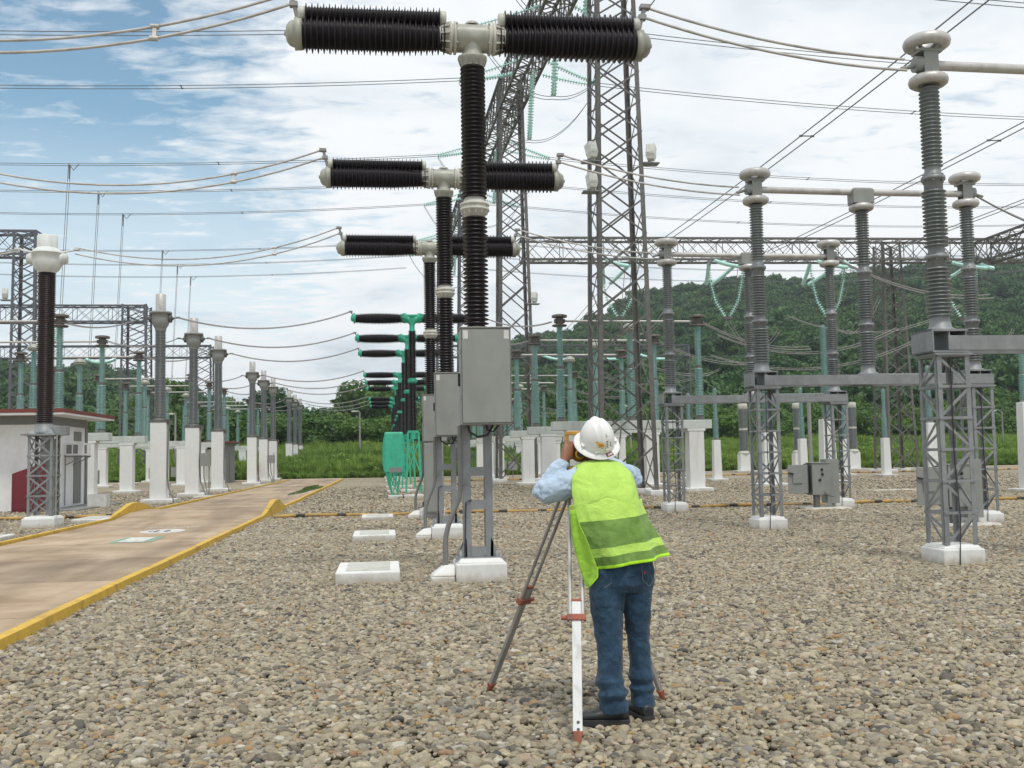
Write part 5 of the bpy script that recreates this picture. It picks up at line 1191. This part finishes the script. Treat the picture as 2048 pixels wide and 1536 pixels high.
def surf(x, z, y): return Vector((x-PX, y-PY, z))
for pts_ in ([(1.40, .885, 5.487), (1.405, .80, 5.476), (1.44, .765, 5.483)], [(1.50, .885, 5.56), (1.487, .80, 5.522), (1.44, .765, 5.483)], [(1.23, .86, 5.50), (1.225, .79, 5.480), (1.19, .765, 5.487)], [(1.318, .90, 5.495), (1.318, .83, 5.474), (1.317, .76, 5.495)]):
    b.tube([surf(*p) for p in pts_], .0016, 5)
b.build('stitching', M['stitch'], je); b = MB(); b.box(1.412-PX, 1.418-PX, 5.472-PY, 5.477-PY, .835, .85); b.build('tab', M['tab_red'], je)
# boots
def boot(c, ang, name='boot'):
    b = MB(); L_ = .27; sec = [(-.085, .030, .045, .03), (-.06, .042, .075, .045), (-.01, .043, .085, .05), (.05, .045, .055, .035), (.11, .050, .042, .028), (.16, .047, .034, .024), (.185, .032, .022, .018)]
    loft(b, [((x, 0, .012+h/2+.006), w_, h/2+.01, (1,0,0)) for x, w_, h, _ in sec], 16)
    b.lathe([(.044, .04), (.042, .10), (.040, .13)], 16, (-.015, 0, 0))
    o = b.build(name, M['boot'], bo); remesh(o, .006, 3, .5)
    s = MB(); ol = []
    for x, w_ in ((-.092, .024), (-.08, .038), (-.04, .046), (.03, .045), (.10, .052), (.155, .050), (.185, .036), (.196, .016)): ol.append((x, w_))
    top = [(x, w_) for x, w_ in ol]+[(x, -w_) for x, w_ in reversed(ol)]; n = len(top)
    s.add([(x, y, -.012) for x, y in top]+[(x, y, .022) for x, y in top], [tuple(reversed(range(n))), tuple(range(n, 2*n))]+[(k, (k+1)%n, n+(k+1)%n, n+k) for k in range(n)]); s.build('sole', M['rubber'], o, bevel=.003)
    o.location = (c[0]-PX, c[1]-PY, c[2]); o.rotation_euler = (0, 0, ang); return o
boot((1.235, 5.555, .018), R(168)); boot((1.425, 5.64, .018), R(100))
# shirt: torso and two sleeves in one surface
b = MB(); loft(b, rel([((1.318,5.63,.93), .155, .105), ((1.31,5.64,1.0), .155, .11), ((1.28,5.67,1.12), .160, .11), ((1.26,5.72,1.25), .170, .105), ((1.252,5.775,1.34), .165, .09), ((1.25,5.80,1.38), .12, .075), ((1.245,5.815,1.43), .068, .066)]), 26)
loft(b, rel([(sL+Vector((.09,.01,-.01)), .055, .055), (sL, .082, .080), (sL*.6+eL*.4, .086, .080), (sL*.25+eL*.75, .083, .075), (eL+Vector((-.012,0,-.004)), .072, .066)]), 20)
loft(b, rel([(eL+Vector((-.03,0,-.03)), .045, .045), (eL+Vector((-.005,.005,.0)), .066, .064), (eL*.6+wL*.4, .060, .058), (eL*.3+wL*.7, .050, .048), (wL-Vector((.014,.006,.022)), .045, .042), (wL+Vector((0,0,.0)), .039, .036)]), 18)
loft(b, rel([(sR-Vector((.09,-.01,.01)), .055, .055), (sR, .082, .080), (sR*.5+eR*.5, .080, .075), (eR, .066, .062)]), 20)
loft(b, rel([(eR+Vector((.01,.01,-.02)), .05, .05), (eR, .062, .06), (eR*.5+wR*.5, .052, .05), (wR, .038, .036)]), 18)
sh = b.build('shirt', M['shirt'], bo); remesh(sh, .0065, 3, .5, .030, .05)
b = MB(); b.torus((1.245-PX, 5.815-PY, 1.452), .068, .014, 24, 8); co_ = b.build('collar', M['shirt'], sh)
# belt pouch strap
b = MB(); b.box(1.055-PX, 1.075-PX, 5.66-PY, 5.70-PY, 1.05, 1.14); b.build('pouch', M['black'], bo, bevel=.006)
# vest: rows from shoulder yoke to hem, columns round the back
def vest():
    b = MB(); cols = 64; T0, T1 = R(-212), R(32)   # angle range around the body: back centre is -90 deg
    rows = [ # z, cx, cy, rx, ry   (shoulders down)
        (1.425, 1.240, 5.785, .160, .118), (1.39, 1.242, 5.765, .196, .135), (1.35, 1.243, 5.75, .208, .148), (1.28, 1.245, 5.715, .213, .160), (1.20, 1.250, 5.68, .214, .158), (1.12, 1.262, 5.65, .216, .160),
        (1.04, 1.285, 5.63, .214, .160), (.96, 1.312, 5.62, .212, .164), (.90, 1.335, 5.615, .210, .168), (.86, 1.348, 5.61, .208, .170)]
    zh0, zh1 = 1.425, .86; nr = 60; V = []
    def rowat(z):
        for a_, c_ in zip(rows, rows[1:]):
            if a_[0] >= z >= c_[0]:
                f = (a_[0]-z)/(a_[0]-c_[0]); return [a_[k]+(c_[k]-a_[k])*f for k in range(1, 5)]
        return rows[-1][1:]
    for i in range(nr+1):
        for j in range(cols+1):
            u = i/nr; th = T0+(T1-T0)*j/cols
            bx_ = math.cos(th)   # +1 right, -1 left
            # hem height: right side high, left front hangs low
            back = max(0, -math.sin(th)); hem = .890+.035*bx_
            fr = max(0, (R(-178)-th)/R(34)); hem -= .10*min(1, fr)+.004*math.sin(th*5)
            z = 1.425+(hem-1.425)*u
            cx_, cy_, rx, ry = rowat(max(.86, min(1.425, z)))
            # side openings for the arms
            wav = (.006+.014*u*u)*math.sin(th*7+u*3)+.006*u*math.sin(th*15+1.3+u*4)+.006*math.sin(u*11+th*5)*math.sin(th*2+1)+.03*u**4*max(0,math.cos(th))
            flare = .015*u**3
            r1 = 1+ (wav+flare)/rx
            V.append((cx_+rx*r1*math.cos(th)-PX-.03*max(0, u-.6)*min(1, fr), cy_+ry*r1*math.sin(th)-PY, z+.004*math.sin(th*5)*u))
    F = []; mi = []
    for i in range(nr):
        for j in range(cols):
            u = (i+.5)/nr; th = T0+(T1-T0)*(j+.5)/cols; z = 1.425-(1.425-.89)*u
            side = abs(math.cos(th)); front = math.sin(th) > -.30
            # armholes: cut cells on both sides under the shoulder
            if z > 1.225 and math.sin(th) > -.42 and abs(math.cos(th)) > .3: continue
            F.append((i*(cols+1)+j, i*(cols+1)+j+1, (i+1)*(cols+1)+j+1, (i+1)*(cols+1)+j))
            uu = u
            if uu < .54: m_ = 0
            elif uu < .80: m_ = 1
            elif uu < .89: m_ = 0
            elif uu < .97: m_ = 1
            else: m_ = 2
            if th < R(-186) and m_ == 1: m_ = 0
            mi.append(m_)
    # yoke over the shoulders to the neck
    o_ = len(V); ny = 8
    for i in range(ny+1):
        f = i/ny
        for j in range(cols+1):
            th = T0+(T1-T0)*j/cols; a_ = V[j]
            nx_, ny_, nz_ = 1.245-PX+.072*math.cos(th), 5.81-PY+.066*math.sin(th), 1.466
            ff = f; V.append((a_[0]+(nx_-a_[0])*ff, a_[1]+(ny_-a_[1])*ff, a_[2]+(nz_-a_[2])*(math.sin(ff*math.pi/2)**.9)+.001))
    for i in range(ny):
        for j in range(cols): F.append((o_+i*(cols+1)+j, o_+(i+1)*(cols+1)+j, o_+(i+1)*(cols+1)+j+1, o_+i*(cols+1)+j+1)); mi.append(0)
    me = bpy.data.meshes.new('vest'); me.from_pydata(V, [], F)
    for m_ in (M['vest'], M['vest_mesh'], M['vest_edge']): me.materials.append(m_)
    me.polygons.foreach_set('material_index', mi); me.polygons.foreach_set('use_smooth', [True]*len(F)); me.update()
    o = bpy.data.objects.new('vest', me); C.objects.link(o); o.parent = bo
    w_ = o.modifiers.new('weld', 'WELD'); w_.merge_threshold = .002
    s = o.modifiers.new('smooth', 'SMOOTH'); s.iterations = 3; s.factor = .5
    tx = bpy.data.textures.new('vest_folds', 'CLOUDS'); tx.noise_scale = .09; tx.noise_depth = 1; d = o.modifiers.new('folds', 'DISPLACE'); d.texture = tx; d.strength = .013; d.mid_level = .45; d.texture_coords = 'LOCAL'
    sd_ = o.modifiers.new('solid', 'SOLIDIFY'); sd_.thickness = .004; sd_.offset = 1
    return o
vst = vest()
# left front panel of the vest hanging forward and down
b = MB(); rows_ = [(1020, 1139, 1151), (1050, 1141, 1158), (1080, 1145, 1172), (1110, 1152, 1184), (1138, 1160, 1195), (1158, 1167, 1195), (1176, 1174, 1180)]
nn = 8; gV = []
for i in range(len(rows_)*3-2):
    f = i/3; k = min(int(f), len(rows_)-2); f -= k; a_ = [rows_[k][j]+(rows_[k+1][j]-rows_[k][j])*f for j in range(3)]
    for j in range(nn+1):
        u = j/nn; q = AT(a_[1]+(a_[2]-a_[1])*u, a_[0]-4*u*(a_[0]-1020)/150, 5.500-.010*math.sin(u*6+a_[0]*.03)+.035*(1-u)); gV.append(q-Vector((PX, PY, 0)))
nr_ = len(rows_)*3-2
b.add(gV, [(i*(nn+1)+j, (i+1)*(nn+1)+j, (i+1)*(nn+1)+j+1, i*(nn+1)+j+1) for i in range(nr_-1) for j in range(nn)], True)
fl = b.build('front_panel', M['vest_flap'], vst); s_ = fl.modifiers.new('solid', 'SOLIDIFY'); s_.thickness = .005
b = MB(); b.tube([gV[i*(nn+1)+nn] for i in range(12, nr_)]+[gV[(nr_-1)*(nn+1)]], .0045, 6); b.build('edge_binding', M['vest_edge'], fl)
# hard hat with brim, ridges and stickers
hat = thing('hard_hat', None, None); hat.parent = bo
for k in ('label', 'category', 'group'):
    if k in hat: del hat[k]
bpy.data.objects.remove(hat)
M['hat_white'] = mat('hat_white', (.74, .75, .74), .3, var=.02, dirt=(.66, .66, .64), dscale=8)
b = MB(); nt_, nz_ = 72, 22; V = []
for i in range(nz_+1):
    ph = math.pi/2*i/nz_
    for k in range(nt_):
        th = 2*math.pi*k/nt_; r_ = .112*math.cos(ph)**.85 if i < nz_ else 0.0; z = .142*math.sin(ph)
        x = r_*math.cos(th)*.90; y = r_*math.sin(th)*1.08
        fade = min(1, (z/.05))*1.0 if z > .0 else 0
        cen = math.exp(-(x/.016)**2)*.011+math.exp(-((abs(x)-.042)/.007)**2)*.004
        z2 = z+cen*max(0, math.sin(ph))**.3*fade; ex = 1+cen*2.2*math.cos(ph)*fade/.11*.5
        V.append((x*1.0, y*ex, z2))
F = [(i*nt_+k, i*nt_+(k+1)%nt_, (i+1)*nt_+(k+1)%nt_, (i+1)*nt_+k) for i in range(nz_) for k in range(nt_)]
b.add(V, F, True)
br = [(.100, -.002), (.112, -.001), (.13, -.007), (.143, -.015), (.146, -.019), (.143, -.022), (.12, -.012), (.100, -.010)]
V = [];
for r_, z in br:
    for k in range(nt_): th = 2*math.pi*k/nt_; V.append((r_*math.cos(th)*.93, r_*math.sin(th)*1.04, z))
m_ = len(br); b.add(V, [(i*nt_+k, i*nt_+(k+1)%nt_, (i+1)*nt_+(k+1)%nt_, (i+1)*nt_+k) for i in range(m_-1) for k in range(nt_)], True)
for s in (-1, 1): b.cbox((s*.098, -.03, .012), .02, .03, .014)
b.box(-.055, -.03, -.118, -.108, .006, .015)
hat = b.build('hard_hat', M['hat_white'], bo)
hat.location = Vector((1.232, 5.80, 1.578))-Vector((PX, PY, 0)); hat.rotation_euler = Euler((R(38), R(-8), R(8)), 'XYZ')
b = MB(); b.lathe([(.098, -.045), (.102, -.012)], 28, cap=False); hb = b.build('headband', M['black'], hat)
def on_hat(u, v, lift=.0015):
    """u across (m), v up from the brim along the back of the shell"""
    ph = v; r_ = .112*math.cos(ph)**.85; th = -math.pi/2+u/.112; x = r_*math.cos(th)*.9; y = r_*math.sin(th)*1.08; z = .142*math.sin(ph)
    cen = math.exp(-(x/.016)**2)*.011+math.exp(-((abs(x)-.042)/.007)**2)*.004
    ex = 1+cen*2.2*math.cos(ph)/.11*.5
    n_ = Vector((x, y, z)).normalized(); return Vector((x, y*ex, z+cen*math.sin(ph)**.3))+n_*(lift+.0015)
def decal(name, mt, polys, lift=.0015):
    b = MB(); polys = [[(u*1.12, v*1.12-.02) for u, v in p] for p in polys]
    for poly in polys:
        n = len(poly); b.add([on_hat(u, v, lift) for u, v in poly], [tuple(range(n))])
    return b.build(name, mt, hat)
def quad(u0, v0, u1, v1, w_):
    du, dv = u1-u0, (v1-v0)*.13; l = math.hypot(du, dv); w_ *= 1.5; nx, ny = -dv/l*w_, du/l*w_/.13
    return [(u0-nx, v0-ny), (u1-nx, v1-ny), (u1+nx, v1+ny), (u0+nx, v0+ny)]
M['st_orange'] = mat('st_orange', (.62, .27, .01), .5); M['st_black'] = mat('st_black', (.03, .03, .04), .5); M['st_maroon'] = mat('st_maroon', (.16, .03, .04), .5); M['st_white'] = mat('st_white', (.75, .75, .73), .4)
decal('orange_sticker', M['st_orange'], [[(-.056, .52), (-.056, .44), (-.045, .43), (-.044, .30), (-.036, .27), (-.030, .33), (-.024, .28), (-.019, .25), (-.013, .30), (-.011, .40), (-.020, .47), (-.036, .48)]], .003)
decal('orange_sticker_holes', M['hat_white'], [[(-.041+.004*math.cos(t), .335+.03*math.sin(t)) for t in np.linspace(0, 5.6, 8)], [(-.0195+.0035*math.cos(t), .32+.026*math.sin(t)) for t in np.linspace(0, 5.6, 8)]], .0038)
decal('sticker_patch', M['st_white'], [[(.010, .62), (.022, .62), (.022, .82), (.010, .82)], [(.002, .16), (.046, .16), (.046, .52), (.002, .52)]], .002)
decal('sticker_letters', M['st_black'], [quad(.014, .79, .0142, .68, .0009), quad(.0142, .68, .019, .675, .0009), quad(.019, .675, .020, .72, .0009),
    quad(.004, .50, .036, .52, .0012), quad(.012, .50, .018, .20, .0013), quad(.006, .44, .006, .32, .0009), quad(.006, .32, .014, .27, .0009), quad(.024, .46, .018, .24, .0012), quad(.024, .45, .031, .43, .0009), quad(.022, .36, .028, .35, .0009),
    quad(.033, .45, .033, .24, .0011), quad(.033, .45, .040, .43, .0010), quad(.040, .43, .040, .37, .0010), quad(.040, .37, .034, .34, .0010), quad(.036, .34, .043, .24, .0010)], .0035)
# maroon label on the brim
def brim(u, v, lift): # u angle offset, v radius
    th = -math.pi/2+u; z = -.001-(v-.112)*.45; return Vector((v*math.cos(th)*.93, v*math.sin(th)*1.04, z+lift))
b = MB(); us = np.linspace(.06, .46, 7)
for a_, c_ in zip(us, us[1:]): b.add([brim(a_, .116, .0025), brim(c_, .116, .0025), brim(c_, .139, .0025), brim(a_, .139, .0025)], [(3,2,1,0)])
b.build('maroon_sticker', M['st_maroon'], hat); b = MB()
for k in range(8):
    a_ = .15+k*.034; b.add([brim(a_, .121, .0035), brim(a_+.020, .121, .0035), brim(a_+.020, .133, .0035), brim(a_, .133, .0035)], [(3,2,1,0)])
b.build('sticker_text', M['st_white'], hat)
# hair at the nape
b = MB(); loft(b, rel([(HC+Vector((0,-.03,-.045)), .066, .055, (0,0,1)), (HC+Vector((0,-.018,-.01)), .078, .078, (0,0,1)), (HC+Vector((0,-.01,.04)), .082, .09, (0,0,1)), (HC+Vector((0,0,.08)), .07, .08, (0,0,1))]), 20); b.build('hair', M['hair'], bo)
